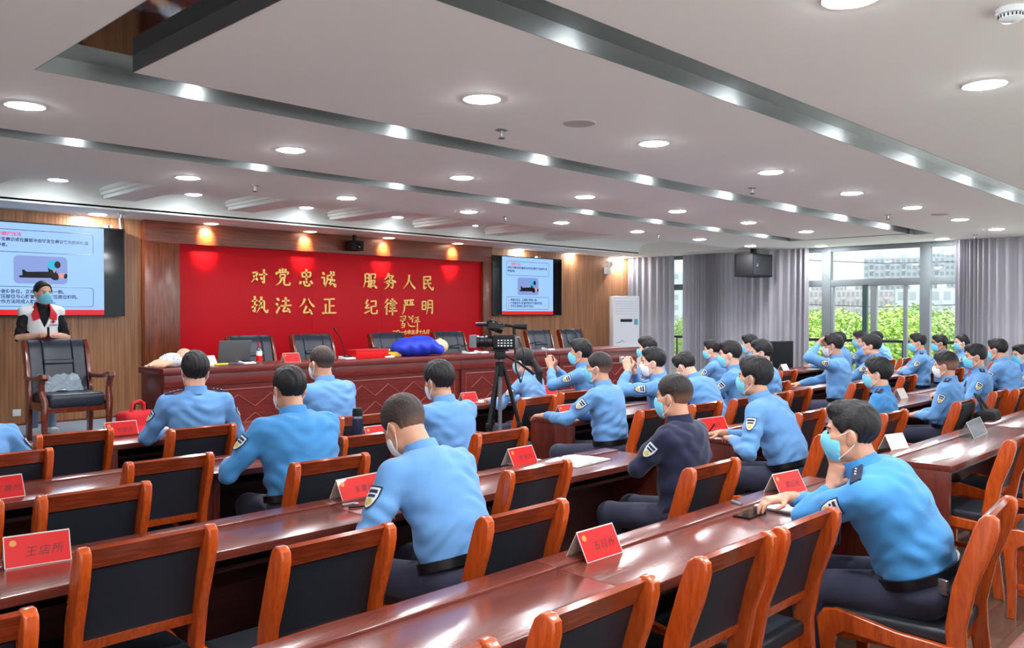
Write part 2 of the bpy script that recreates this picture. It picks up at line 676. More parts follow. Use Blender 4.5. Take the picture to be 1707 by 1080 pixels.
# ---------------------------------------------------------------- implicit surfaces for bodies and cloth
class Field:
    """signed distances on a grid, smooth-blended, meshed with surface nets"""

    def __init__(self, lo, hi, res):
        self.lo = np.array(lo, dtype=np.float32)
        self.res = float(res)
        self.n = np.maximum(((np.array(hi) - np.array(lo)) / res).astype(int) + 2, 4)
        self.v = np.full(tuple(self.n), 1.0, dtype=np.float32)

    def _sub(self, blo, bhi, pad):
        a = np.floor((np.array(blo) - pad - self.lo) / self.res).astype(int)
        b = np.ceil((np.array(bhi) + pad - self.lo) / self.res).astype(int) + 1
        a = np.clip(a, 0, self.n)
        b = np.clip(b, 0, self.n)
        if (b <= a).any():
            return None
        ax = [self.lo[i] + self.res * np.arange(a[i], b[i], dtype=np.float32) for i in range(3)]
        X, Y, Z = np.meshgrid(*ax, indexing='ij', sparse=True)
        return tuple(slice(a[i], b[i]) for i in range(3)), X, Y, Z

    def _blend(self, sl, d, k):
        a = self.v[sl]
        if k <= 0:
            np.minimum(a, d, out=a)
        else:
            h = np.maximum(k - np.abs(a - d), 0.0) / k
            self.v[sl] = np.minimum(a, d) - h * h * k * 0.25

    def cap(self, a, b, ra, rb=None, k=0.02, flat=None):
        """tapered capsule"""
        rb = ra if rb is None else rb
        a = np.array(a, dtype=np.float32)
        b = np.array(b, dtype=np.float32)
        r = max(ra, rb)
        s = self._sub(np.minimum(a, b) - r, np.maximum(a, b) + r, k + 2 * self.res)
        if s is None:
            return self
        sl, X, Y, Z = s
        ba = b - a
        L = float(ba @ ba) + 1e-9
        t = np.clip(((X - a[0]) * ba[0] + (Y - a[1]) * ba[1] + (Z - a[2]) * ba[2]) / L, 0, 1)
        d = np.sqrt((X - a[0] - ba[0] * t) ** 2 + (Y - a[1] - ba[1] * t) ** 2 + (Z - a[2] - ba[2] * t) ** 2) - (ra + (rb - ra) * t)
        self._blend(sl, d, k)
        return self

    def _loc(self, X, Y, Z, c, R):
        x, y, z = X - c[0], Y - c[1], Z - c[2]
        if R is None:
            return x, y, z
        return (R[0][0] * x + R[1][0] * y + R[2][0] * z, R[0][1] * x + R[1][1] * y + R[2][1] * z, R[0][2] * x + R[1][2] * y + R[2][2] * z)

    def ell(self, c, r, R=None, k=0.02, cut=None):
        """ellipsoid, R columns = its axes"""
        m = max(r)
        s = self._sub(np.array(c) - m, np.array(c) + m, k + 2 * self.res)
        if s is None:
            return self
        sl, X, Y, Z = s
        x, y, z = self._loc(X, Y, Z, c, R)
        k0 = np.sqrt((x / r[0]) ** 2 + (y / r[1]) ** 2 + (z / r[2]) ** 2)
        k1 = np.sqrt((x / r[0] ** 2) ** 2 + (y / r[1] ** 2) ** 2 + (z / r[2] ** 2) ** 2) + 1e-9
        d = k0 * (k0 - 1) / k1
        if cut is not None:
            d = cut(d, x, y, z)
        self._blend(sl, d, k)
        return self

    def rbox(self, c, h, r, R=None, k=0.02):
        m = math.sqrt(sum(q * q for q in h)) + r
        s = self._sub(np.array(c) - m, np.array(c) + m, k + 2 * self.res)
        if s is None:
            return self
        sl, X, Y, Z = s
        x, y, z = self._loc(X, Y, Z, c, R)
        qx, qy, qz = np.abs(x) - h[0], np.abs(y) - h[1], np.abs(z) - h[2]
        d = np.sqrt(np.maximum(qx, 0) ** 2 + np.maximum(qy, 0) ** 2 + np.maximum(qz, 0) ** 2) + np.minimum(np.maximum(qx, np.maximum(qy, qz)), 0) - r
        self._blend(sl, d, k)
        return self

    def grids(self):
        ax = [self.lo[i] + self.res * np.arange(0, self.n[i], dtype=np.float32) for i in range(3)]
        return np.meshgrid(*ax, indexing='ij', sparse=True)

    def plane(self, p, n):
        """keep the side the normal n points away from"""
        n = np.array(n, dtype=np.float32)
        n = n / np.linalg.norm(n)
        X, Y, Z = self.grids()
        d = (X - p[0]) * n[0] + (Y - p[1]) * n[1] + (Z - p[2]) * n[2]
        self.v = np.maximum(self.v, d)
        return self

    def nets(self):
        v = self.v
        v[0], v[-1] = 1, 1
        v[:, 0], v[:, -1] = 1, 1
        v[:, :, 0], v[:, :, -1] = 1, 1
        s = v < 0
        n = s.shape
        cnt = np.zeros((n[0] - 1, n[1] - 1, n[2] - 1), dtype=np.int8)
        for dx in (0, 1):
            for dy in (0, 1):
                for dz in (0, 1):
                    cnt += s[dx:n[0] - 1 + dx, dy:n[1] - 1 + dy, dz:n[2] - 1 + dz]
        act = (cnt > 0) & (cnt < 8)
        I, J, K = np.nonzero(act)
        idx = np.full(act.shape, -1, dtype=np.int32)
        idx[I, J, K] = np.arange(len(I))
        corners = [(dx, dy, dz) for dx in (0, 1) for dy in (0, 1) for dz in (0, 1)]
        val = np.stack([v[I + c[0], J + c[1], K + c[2]] for c in corners], axis=1)
        acc = np.zeros((len(I), 3), dtype=np.float32)
        num = np.zeros(len(I), dtype=np.float32)
        for a in range(8):
            for b in range(a + 1, 8):
                ca, cb = np.array(corners[a]), np.array(corners[b])
                if np.abs(ca - cb).sum() != 1:
                    continue
                va, vb = val[:, a], val[:, b]
                m = (va < 0) != (vb < 0)
                t = np.where(m, va / np.where(m, va - vb, 1), 0)
                acc += np.where(m[:, None], ca + (cb - ca) * t[:, None], 0)
                num += m
        P = (np.stack([I, J, K], axis=1) + acc / num[:, None]) * self.res + self.lo
        faces = []
        for axx in range(3):
            o1, o2 = (axx + 1) % 3, (axx + 2) % 3
            sl0 = [slice(None)] * 3
            sl1 = [slice(None)] * 3
            sl0[axx] = slice(0, -1)
            sl1[axx] = slice(1, None)
            A, B = s[tuple(sl0)], s[tuple(sl1)]
            e = np.nonzero(A != B)
            E = np.stack(e, axis=1)
            flip = A[e]
            quad = []
            for (p, q) in ((0, 0), (1, 0), (1, 1), (0, 1)):
                c = E.copy()
                c[:, o1] -= p
                c[:, o2] -= q
                quad.append(idx[c[:, 0], c[:, 1], c[:, 2]])
            Q = np.stack(quad, axis=1)
            Q[~flip] = Q[~flip][:, ::-1]
            faces.append(Q)
        Fq = np.concatenate(faces)
        Fq = Fq[(Fq >= 0).all(axis=1)]
        return P, Fq

    def mesh(self, name, mat_, relax=1, fn=None):
        P, Fq = self.nets()
        if relax:
            for _ in range(relax):
                A = np.zeros_like(P)
                c = np.zeros(len(P), dtype=np.float32)
                for a, b in ((0, 1), (1, 2), (2, 3), (3, 0)):
                    np.add.at(A, Fq[:, a], P[Fq[:, b]])
                    np.add.at(A, Fq[:, b], P[Fq[:, a]])
                    np.add.at(c, Fq[:, a], 1)
                    np.add.at(c, Fq[:, b], 1)
                P = P * 0.5 + 0.5 * A / np.maximum(c, 1)[:, None]
        if fn is not None:
            P = fn(P)
        me = bpy.data.meshes.new(name)
        me.vertices.add(len(P))
        me.vertices.foreach_set('co', P.astype(np.float32).ravel())
        me.loops.add(Fq.size)
        me.loops.foreach_set('vertex_index', Fq.astype(np.int32).ravel())
        me.polygons.add(len(Fq))
        me.polygons.foreach_set('loop_start', np.arange(0, Fq.size, 4, dtype=np.int32))
        me.polygons.foreach_set('loop_total', np.full(len(Fq), 4, dtype=np.int32))
        me.update(calc_edges=True)
        me.materials.append(mat_)
        me.shade_smooth()
        return me, P


def mesh_obj(name, me, parent=None):
    o = bpy.data.objects.new(name, me)
    link(o)
    if parent is not None:
        o.parent = parent
    return o

# ================================================================ the room
CEIL = 2.85
DAIS = 0.35
XL, XR = -0.8, 15.0
YB, YF = -2.2, 11.0
TRAY_Y0, TRAY_Y1, TRAY_X1 = 7.9, 10.13, 14.1

# floor and dais
struct(MB().box((XL, YB, -0.1), (XR, 7.55, 0.0)).obj('floor', M['floor']))
struct(MB().box((XL, 7.55, -0.1), (XR, YF, DAIS)).obj('floor_dais', M['carpet']))

# grooves in the ceiling: rectangles (x0, x1, y0, y1)
GROOVES = [(-0.8, 13.3, 6.2, 6.5), (1.36, 13.5, 4.3, 4.6), (1.36, 15.0, 2.18, 2.48),
           (1.36, 1.72, 2.48, 4.3), (13.2, 13.3, 4.6, 6.2), (1.36, 1.72, -1.2, 2.18)]


def in_groove(x, y):
    return any(a < x < b and c < y < d for a, b, c, d in GROOVES)


mb = MB()
xs = sorted({XL, XR, 1.36, 1.72, 13.2, 13.3, 13.5})
ys = sorted({YB, TRAY_Y0, -1.2, 2.18, 2.48, 4.3, 4.6, 6.2, 6.5})
side = MB()
top = MB()
GD = 0.085
for i in range(len(xs) - 1):
    for j in range(len(ys) - 1):
        x0, x1, y0, y1 = xs[i], xs[i + 1], ys[j], ys[j + 1]
        cx, cy = (x0 + x1) / 2, (y0 + y1) / 2
        if not in_groove(cx, cy):
            mb.box((x0, y0, CEIL), (x1, y1, CEIL + 0.12))
        else:
            top.box((x0, y0, CEIL + GD), (x1, y1, CEIL + 0.12))
            for (nx, ny, bx) in ((cx, y1 + 0.02, ((x0, y1 - 0.004, CEIL), (x1, y1 + 0.001, CEIL + GD))),
                                 (cx, y0 - 0.02, ((x0, y0 - 0.001, CEIL), (x1, y0 + 0.004, CEIL + GD))),
                                 (x1 + 0.02, cy, ((x1 - 0.004, y0, CEIL), (x1 + 0.001, y1, CEIL + GD))),
                                 (x0 - 0.02, cy, ((x0 - 0.001, y0, CEIL), (x0 + 0.004, y1, CEIL + GD)))):
                if not in_groove(nx, ny):
                    side.box(*bx)
# soffit along the front and window side of the coffered bay
mb.box((XL, TRAY_Y1, CEIL), (XR, YF + 0.1, CEIL + 0.12))
mb.box((TRAY_X1, TRAY_Y0, CEIL), (XR, TRAY_Y1, CEIL + 0.12))
struct(mb.obj('ceiling', M['ceiling'], smooth=False))
struct(side.obj('trim_1', M['steel'], smooth=False))
struct(top.obj('ceiling_groove_mirror', M['mirror'], smooth=False))
# coffered bay: raised ceiling, its faces and cross beams with stepped mouldings
mb = MB()
T = 3.07
mb.box((XL, TRAY_Y0 - 0.1, T), (TRAY_X1 + 0.1, TRAY_Y1 + 0.1, T + 0.1))
mb.box((XL, TRAY_Y1, CEIL + 0.12), (TRAY_X1 + 0.1, TRAY_Y1 + 0.1, T))
mb.box((XL, TRAY_Y0 - 0.1, CEIL + 0.12), (TRAY_X1 + 0.1, TRAY_Y0, T))
mb.box((TRAY_X1, TRAY_Y0, CEIL + 0.12), (TRAY_X1 + 0.1, TRAY_Y1, T))
# rounded cove along the front face
prof = [(TRAY_Y1, CEIL + 0.02)] + [(TRAY_Y1 - 0.30 * (1 - math.cos(t)), CEIL + 0.04 + (T - CEIL - 0.04) * math.sin(t)) for t in [PI / 2 * k / 8 for k in range(9)]] + [(TRAY_Y1, T)]
mb.prism(prof, 'x', XL, TRAY_X1)
struct(mb.obj('ceiling_coffered_bay', M['ceiling'], angle=25))
for k in range(8):
    x = 0.66 + 1.505 * k
    b = MB()
    b.prism([(x, 2.955), (x + 0.36, 2.955), (x + 0.36, 2.995), (x + 0.39, 2.995), (x + 0.39, 3.025), (x + 0.42, 3.035), (x + 0.42, T), (x - 0.06, T), (x - 0.06, 3.035), (x - 0.03, 3.025), (x - 0.03, 2.995), (x, 2.995)], 'y', TRAY_Y0, TRAY_Y1 - 0.10)
    struct(b.obj('ceiling_beam', M['ceiling'], smooth=False))

# roof slab keeps the sun out
struct(MB().box((XL - 0.2, YB - 0.2, 3.3), (XR + 0.4, YF + 0.2, 3.5)).obj('ceiling_slab', M['white_paint']))
# plain walls behind and left of the camera
struct(MB().box((XL - 0.15, YB - 0.15, 0), (XL, YF + 0.15, 3.3)).obj('wall_left', M['white_paint']))
# unseen wall behind the camera, glazing assumed for its daylight (parapet, lintel, posts)
mb = MB()
mb.box((XL, YB - 0.15, 0), (XR, YB, 0.4))
mb.box((XL, YB - 0.15, CEIL - 0.1), (XR, YB, 3.3))
for k in range(7):
    x = XL + (XR - XL - 0.3) * k / 6
    mb.box((x, YB - 0.15, 0.4), (x + 0.3, YB, CEIL - 0.1))
struct(mb.obj('wall_back', M['white_paint']))
struct(MB().box((XL, YB - 0.08, 0.4), (XR, YB - 0.07, CEIL - 0.1)).obj('assumed_window', M['glass']))

# front wall: fine vertical boards left and right, wood frame with red panel in the middle
mb = MB()
mb.box((XL, YF + 0.02, 0), (XR + 0.2, YF + 0.15, 3.3))
for a, b in ((XL, 4.48), (10.68, XR)):
    n = int((b - a) / 0.042)
    w = (b - a) / n
    for k in range(n):
        mb.box((a + k * w + 0.0012, YF - 0.008, DAIS), (a + (k + 1) * w - 0.0012, YF + 0.03, CEIL))
struct(mb.obj('wall_front', M['slat'], smooth=False))
struct(MB().box((XL, YF - 0.03, DAIS), (4.48, YF - 0.012, DAIS + 0.02)).obj('baseboard_front', M['frame_wood']))
mb = MB()
mb.box((4.48, YF - 0.12, DAIS), (4.94, YF + 0.03, 2.57), 0.004)
mb.box((10.46, YF - 0.12, DAIS), (10.68, YF + 0.03, 2.57), 0.004)
struct(mb.obj('trim_2', M['frame_wood']))
struct(MB().box((4.48, YF - 0.12, 2.57), (10.68, YF + 0.03, CEIL), 0.003).obj('trim_3', M['header_wood']))
mb = MB()
for a, b in ((4.94, 6.98), (6.983, 8.26), (8.263, 10.46)):
    mb.box((a, YF - 0.06, DAIS), (b, YF + 0.03, 2.57), 0.0015)
red = mb.obj('wall_front_red_panel', M['red_panel'])
struct(red)

# wall with the windows (right): low parapet, glazing bands and their frames
struct(MB().box((XR, YB, 0), (XR + 0.25, YF + 0.15, 0.32)).obj('wall_right', M['white_paint']))
struct(MB().box((XR, YB, CEIL - 0.02), (XR + 0.25, YF + 0.15, 3.3)).obj('wall_right_lintel', M['white_paint']))


def glazing(name, y0, y1, posts, sashes=()):
    """window band in the X plane: posts = (y, width), sashes = extra uprights below the transom"""
    root = bpy.data.objects.new(name, None)
    link(root)
    root.location = (XR, (y0 + y1) / 2, 0.32)
    struct(root)
    off = Vector(root.location)
    f = MB()
    TZ = 2.2

    def B(a, b, bev=0.004):
        f.box([a[i] - off[i] for i in range(3)], [b[i] - off[i] for i in range(3)], bev)
    B((XR - 0.02, y0, 0.32), (XR + 0.08, y1, 0.40))
    B((XR - 0.02, y0, 2.77), (XR + 0.08, y1, 2.85))
    B((XR - 0.022, y0, TZ - 0.06), (XR + 0.07, y1, TZ + 0.06))
    for y, w in posts:
        B((XR - 0.03, y - w / 2, 0.32), (XR + 0.09, y + w / 2, 2.85))
    for y, w in sashes:
        B((XR - 0.015, y - w / 2, 0.40), (XR + 0.06, y + w / 2, TZ - 0.06))
    f.obj('window_frame', M['alu'], root)
    g = MB()
    g.box((0.02, y0 - off[1], 0.0), (0.026, y1 - off[1], 2.53))
    g.obj('pane', M['glass'], root)
    return root


win = glazing('window_1', 3.0, 7.4, [(6.62, 0.16), (4.93, 0.16), (3.0, 0.12), (7.4, 0.12)], [(5.78, 0.10), (5.25, 0.06), (6.52, 0.06)])
st = MB().box((-0.045, 5.88 - 5.2, 0.06), (0.02, 5.96 - 5.2, 1.84)).obj('sash_edge', M['alu_dark'], win)
glazing('window_2', 7.4, 10.9, [(9.3, 0.12), (10.9, 0.12)])
glazing('window_3', YB, 3.0, [(YB + 0.06, 0.12), (-0.4, 0.12), (1.4, 0.12)])

# guard rail outside the glass
mb = MB()
mb.tube([(XR + 0.55, -1, 1.16), (XR + 0.55, 11.2, 1.16)], 0.03, 10)
mb.tube([(XR + 0.55, -1, 0.35), (XR + 0.55, 11.2, 0.35)], 0.02, 8)
g = mb.obj('handrail', M['dark_metal'])
rail = thing('guard_rail', 'dark metal guard rail with upright bars outside the tall window', 'railing', (XR + 0.55, 5, 0))
g.parent = rail
g.matrix_parent_inverse = Matrix.Translation(-rail.location)
for k in range(22):
    o = MB().box((-0.012, -0.012, 0.0), (0.012, 0.012, 0.8)).obj('baluster', M['dark_metal'], rail)
    o.location = (0, -2.4 + 0.36 * k, 0.36)
struct(MB().box((XR + 0.25, YB, -0.3), (XR + 0.75, YF + 0.2, 0.33)).obj('balcony_slab', plain('balcony_concrete', (178, 178, 172), 0.9)))


def curtain(y0, y1, label, amp=0.05, wav=0.16, x=XR - 0.16, seed=0):
    rnd = random.Random(seed)
    n = int((y1 - y0) / 0.012)
    ph = 0.0
    pts = []
    for k in range(n + 1):
        y = y0 + (y1 - y0) * k / n
        ph += 2 * PI * 0.012 / (wav * (0.8 + 0.5 * math.sin(y * 3.1 + seed)))
        pts.append((y, math.sin(ph) * amp * (0.75 + 0.25 * math.sin(y * 7 + seed))))
    bm = bmesh.new()
    zs = [0.34, 0.9, 1.6, 2.3, 2.7, 2.848]
    rows = []
    for i, z in enumerate(zs):
        s = 0.75 + 0.25 * (1 - i / 5)
        rows.append([bm.verts.new((x + px * s, y, z)) for y, px in pts])
    for a, b in zip(rows, rows[1:]):
        for k in range(len(a) - 1):
            bm.faces.new((a[k], a[k + 1], b[k + 1], b[k]))
    me = bpy.data.meshes.new('drape')
    bm.to_mesh(me)
    bm.free()
    finish(me, M['curtain'], True, 80)
    o = mesh_obj('curtain', me)
    me.transform(Matrix.Translation((-x, -(y0 + y1) / 2, -0.34)))
    o.location = (x, (y0 + y1) / 2, 0.34)
    tag(o, label, 'curtain')
    return o


curtain(9.78, 10.95, 'grey pleated curtain in the corner beside the white air conditioner', 0.05, 0.14, seed=1)
curtain(8.36, 9.55, 'grey pleated curtain between the narrow window gap and the black loudspeaker', 0.055, 0.15, seed=2)
curtain(6.9, 8.34, 'grey pleated curtain below the loudspeaker, just left of the open window', 0.06, 0.15, seed=3)
curtain(2.9, 4.42, 'grey pleated curtain on the far right of the open window', 0.06, 0.17, seed=4)

# ---------------------------------------------------------------- outside: haze-pale towers, trees, low houses
def facade(name, label, c, w, d, z0, z1, col, floors, bays, yaw):
    root = thing(name, label, 'building', (c[0], c[1], z0), yaw)
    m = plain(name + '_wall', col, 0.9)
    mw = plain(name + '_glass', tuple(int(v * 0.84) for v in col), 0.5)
    H = z1 - z0
    b = MB().box((-w / 2, -d / 2, 0), (w / 2, d / 2, H))
    for k in range(3):
        b.box((-w / 2 + w * (0.15 + 0.3 * k), -d / 4, H), (-w / 2 + w * (0.25 + 0.3 * k), d / 4, H + 1.2))
    b.obj('building_body', m, root, smooth=False)
    wi = MB()
    ba = MB()
    fh = H / floors
    bw = w / bays
    for f in range(floors):
        for k in range(bays):
            x0 = -w / 2 + k * bw
            wi.box((x0 + bw * 0.2, -d / 2 - 0.05, f * fh + fh * 0.3), (x0 + bw * 0.8, -d / 2 + 0.1, f * fh + fh * 0.8))
            if k % 3 == 1:
                ba.box((x0 + bw * 0.05, -d / 2 - 1.1, f * fh), (x0 + bw * 0.95, -d / 2, f * fh + fh * 0.28))
    wi.obj('window_grid', mw, root, smooth=False)
    ba.obj('balconies', m, root, smooth=False)
    return root


def far_pt(px, depth):
    d = ray(px, 523)
    d = Vector((d.x, d.y, 0)).normalized()
    return _O + d * depth


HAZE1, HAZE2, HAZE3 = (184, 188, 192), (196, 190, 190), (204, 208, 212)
yaw0 = -PI / 4
p = far_pt(1506, 220)
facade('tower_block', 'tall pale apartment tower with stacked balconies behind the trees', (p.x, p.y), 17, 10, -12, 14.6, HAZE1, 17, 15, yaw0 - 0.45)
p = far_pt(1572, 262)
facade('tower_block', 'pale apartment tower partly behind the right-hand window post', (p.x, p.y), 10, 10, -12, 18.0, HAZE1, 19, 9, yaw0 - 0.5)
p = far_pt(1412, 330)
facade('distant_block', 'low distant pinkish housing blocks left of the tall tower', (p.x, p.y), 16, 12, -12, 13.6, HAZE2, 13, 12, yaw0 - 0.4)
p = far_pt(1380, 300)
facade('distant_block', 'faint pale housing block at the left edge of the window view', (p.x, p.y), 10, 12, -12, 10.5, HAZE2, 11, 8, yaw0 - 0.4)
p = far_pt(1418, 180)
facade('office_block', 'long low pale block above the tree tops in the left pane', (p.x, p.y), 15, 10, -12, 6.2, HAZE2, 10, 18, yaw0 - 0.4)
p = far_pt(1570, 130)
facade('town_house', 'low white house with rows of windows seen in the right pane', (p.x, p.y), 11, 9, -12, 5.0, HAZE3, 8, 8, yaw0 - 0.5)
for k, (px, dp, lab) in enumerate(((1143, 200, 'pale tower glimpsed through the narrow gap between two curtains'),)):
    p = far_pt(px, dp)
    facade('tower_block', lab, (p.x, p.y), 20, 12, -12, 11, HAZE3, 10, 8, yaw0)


def leaf_mat(name, a, b_):
    m, nt, b = nmat(name)
    tc = nt.nodes.new('ShaderNodeTexCoord')
    n = nt.nodes.new('ShaderNodeTexNoise')
    n.inputs['Scale'].default_value = 1.6
    n.inputs['Detail'].default_value = 6
    nt.links.new(tc.outputs['Object'], n.inputs['Vector'])
    r = nt.nodes.new('ShaderNodeValToRGB')
    r.color_ramp.elements[0].position = 0.35
    r.color_ramp.elements[0].color = lin(a)
    r.color_ramp.elements[1].position = 0.65
    r.color_ramp.elements[1].color = lin(b_)
    nt.links.new(n.outputs['Fac'], r.inputs[0])
    nt.links.new(r.outputs[0], b.inputs['Base Color'])
    setp(b, rough=0.7)
    return m


M['leaf'] = leaf_mat('fresh_leaves', (124, 160, 40), (168, 198, 80))
M['leaf2'] = leaf_mat('pale_leaves', (134, 162, 84), (168, 186, 118))
M['bark'] = plain('bark', (92, 78, 64), 0.9)


def tree_mesh(seed, R, H):
    rnd = random.Random(seed)
    bm = bmesh.new()
    blobs = [(Vector((0, 0, H * 0.62)), R * 0.8)]
    for k in range(9):
        a = rnd.uniform(0, 2 * PI)
        blobs.append((Vector((math.cos(a) * R * 0.6, math.sin(a) * R * 0.6, H * rnd.uniform(0.42, 0.86))), R * rnd.uniform(0.35, 0.55)))
    for c, r in blobs:
        for k in range(1100):
            v = Vector((rnd.gauss(0, 1), rnd.gauss(0, 1), rnd.gauss(0, 1))).normalized()
            p = c + v * r * rnd.uniform(0.82, 1.08)
            s = rnd.uniform(0.06, 0.13)
            t = Vector((rnd.gauss(0, 1), rnd.gauss(0, 1), rnd.gauss(0, 1))).normalized()
            u = (v + t * 0.8).normalized().orthogonal().normalized()
            w = u.cross((v + t * 0.8).normalized())
            vs = [bm.verts.new(p + u * s * x + w * s * y) for x, y in ((-1, 0), (0, -0.55), (1, 0), (0, 0.55))]
            bm.faces.new(vs)
    me = bpy.data.meshes.new('crown')
    bm.to_mesh(me)
    bm.free()
    return me


crowns = {}
for s in range(3):
    for q in ('leaf', 'leaf2'):
        me = tree_mesh(s, 3.6, 7.5)
        me.materials.append(M[q])
        crowns[(s, q)] = me
trunk_me = MB().tube([(0, 0, 0), (0.05, 0.05, 3), (0, 0, 6)], [0.22, 0.16, 0.06], 8).mesh('trunk', M['bark'])
GZ = -7.0
tree_spots = [(1335, 56, 'leaf'), (1398, 44, 'leaf'), (1370, 70, 'leaf2'), (1440, 64, 'leaf'), (1478, 46, 'leaf2'), (1510, 66, 'leaf2'), (1556, 50, 'leaf2'), (1575, 72, 'leaf2'), (1145, 70, 'leaf2')]
tl = ['at the left edge of the window, beside the curtain', 'bright green and nearest in the left pane', 'pale, behind the first window post', 'right beside the dark green sash edge', 'behind the sliding sash in mid window', 'pale, just left of the right window post', 'in the right pane under the white house', 'at the right curtain edge', 'in the narrow gap between two curtains']
for i, (px, dp, q) in enumerate(tree_spots):
    p = far_pt(px, dp)
    kk = 1.0 + 0.12 * math.sin(i * 2.3)
    t = thing('leafy_tree', 'leafy spring tree outside, ' + tl[i], 'tree', (p.x, p.y, GZ), i * 1.3, 'trees outside the window')
    c = mesh_obj('crown', crowns[(i % 3, q)], t)
    k2 = (7.6 if i < 10 else 8.4) / 7.5
    c.scale = (k2 * kk * 1.1, k2 * kk * 1.1, k2 * 1.12)
    mesh_obj('trunk', trunk_me, t)
struct(MB().box((20, -2.6, GZ - 0.1), (420, 420, GZ)).obj('ground_outside', plain('ground_outside', (130, 134, 118), 0.9)))
struct(MB().box((-80, -120, GZ - 0.1), (420, -2.6, GZ)).obj('unseen_bounce_ground', plain('unseen_bounce_ground', (226, 224, 218), 0.9)))  # unseen pale ground, added to bounce sunlight up to the ceiling
# overhead wires across the view
for k, (h, lab) in enumerate(((3.5, 'upper'), (2.0, 'lower'))):
    a, b = far_pt(1300, 30), far_pt(1640, 34)
    mb = MB()
    mb.tube([(a.x, a.y, h), ((a.x + b.x) / 2, (a.y + b.y) / 2, h - 0.12), (b.x, b.y, h)], 0.012, 6)
    tag(mb.obj('overhead_cable', M['dark_metal']), lab + ' of the thin overhead cables crossing in front of the trees and towers', 'cable')

for px, dp, lab in ((1300, 30, 'left'), (1640, 34, 'right')):
    a = far_pt(px, dp)
    o = MB().tube([(0, 0, 0), (0, 0, 11.2)], [0.16, 0.10], 10).obj('utility_pole', M['bark'])
    o.location = (a.x, a.y, GZ)
    tag(o, 'utility pole outside carrying the overhead cables, behind the ' + lab + ' curtain', 'pole')

# ---------------------------------------------------------------- ceiling lights
ring_me = MB().lathe([(0.088, 0.0), (0.095, -0.004), (0.106, -0.005), (0.108, -0.001), (0.108, 0.0)], 28).mesh('lamp_ring', M['lamp_ring'])
diff_me = MB().lathe([(0.0, -0.011), (0.05, -0.0108), (0.078, -0.009), (0.088, -0.0055), (0.09, 0.0)], 28).mesh('lamp_diffuser', M['lamp'])


soft_me = diff_me.copy()
soft_me.materials.clear()
soft_me.materials.append(M['lamp_soft'])


def downlight(px, py, z, label, group):
    p = at_z(px, py, z)
    t = thing('downlight', label, 'ceiling light', (p.x, p.y, z), 0, group)
    mesh_obj('trim_ring', ring_me, t)
    mesh_obj('diffuser', soft_me if z > CEIL else diff_me, t)
    return t


ROWS = [
    ('nearest the camera, beyond the mirrored groove', [(1418, -3), (1641, 141)], CEIL),
    ('between the wide mirrored groove and the middle groove', [(803, 165), (1090, 239), (1285, 287), (1419, 322), (1521, 346), (1600, 366), (1661, 382)], CEIL),
    ('between the middle groove and the far groove', [(42, 176), (485, 250), (770, 296), (975, 328), (1129, 352), (1248, 371), (1344, 386)], CEIL),
    ('between the far groove and the coffered bay', [(313, 296), (578, 330), (781, 353), (936, 371), (1062, 386), (1166, 399), (1251, 410)], CEIL),
    ('in the coffered bay', [(97, 300), (323, 324), (510, 346), (661, 362), (788, 376)], T),
    ('on the soffit near the windows', [(1369, 410), (1571, 398)], CEIL),
    ('on the front soffit beside the screens', [(163, 357), (865, 416), (951, 423), (1039, 429)], CEIL),
]
ORD = ['first', 'second', 'third', 'fourth', 'fifth', 'sixth', 'seventh']
for name, pts, z in ROWS:
    for i, (px, py) in enumerate(pts):
        downlight(px, py, z, 'round ceiling downlight, ' + ORD[i] + ' from the left ' + name, 'ceiling downlights')
# the same lamps carry on over and behind the camera
for x, y in [(0.4, 1.3), (2.3, 1.3)] + [(0.5 + 1.95 * k, -0.7) for k in range(8)]:
    t = thing('downlight', 'round ceiling downlight behind the camera, outside the picture', 'ceiling light', (x, y, CEIL), 0, 'downlights behind the camera')
    mesh_obj('trim_ring', ring_me, t)
    mesh_obj('diffuser', diff_me, t)
# warm washers over the red panel
for i, px in enumerate((352, 517, 648, 763)):
    p = at_y(px, 400, 10.74)
    t = thing('downlight', 'warm soffit downlight over the red panel, ' + ORD[i] + ' of four from the left', 'ceiling light', (p.x, 10.74, CEIL), 0, 'warm downlights over the red panel')
    mesh_obj('trim_ring', ring_me, t)
    me = diff_me.copy()
    me.materials.clear()
    me.materials.append(M['wash_glass'])
    mesh_obj('diffuser', me, t)
    ld = bpy.data.lights.new('washer', 'SPOT')
    ld.energy = WASH_W
    ld.color = (1.0, 0.72, 0.36)
    ld.spot_size = math.radians(62)
    ld.spot_blend = 0.6
    ld.shadow_soft_size = 0.05
    lo = bpy.data.objects.new('washer_light', ld)
    link(lo)
    lo.parent = t
    lo.location = (0, 0.0, -0.02)
    lo.rotation_euler = (math.radians(48), 0, 0)
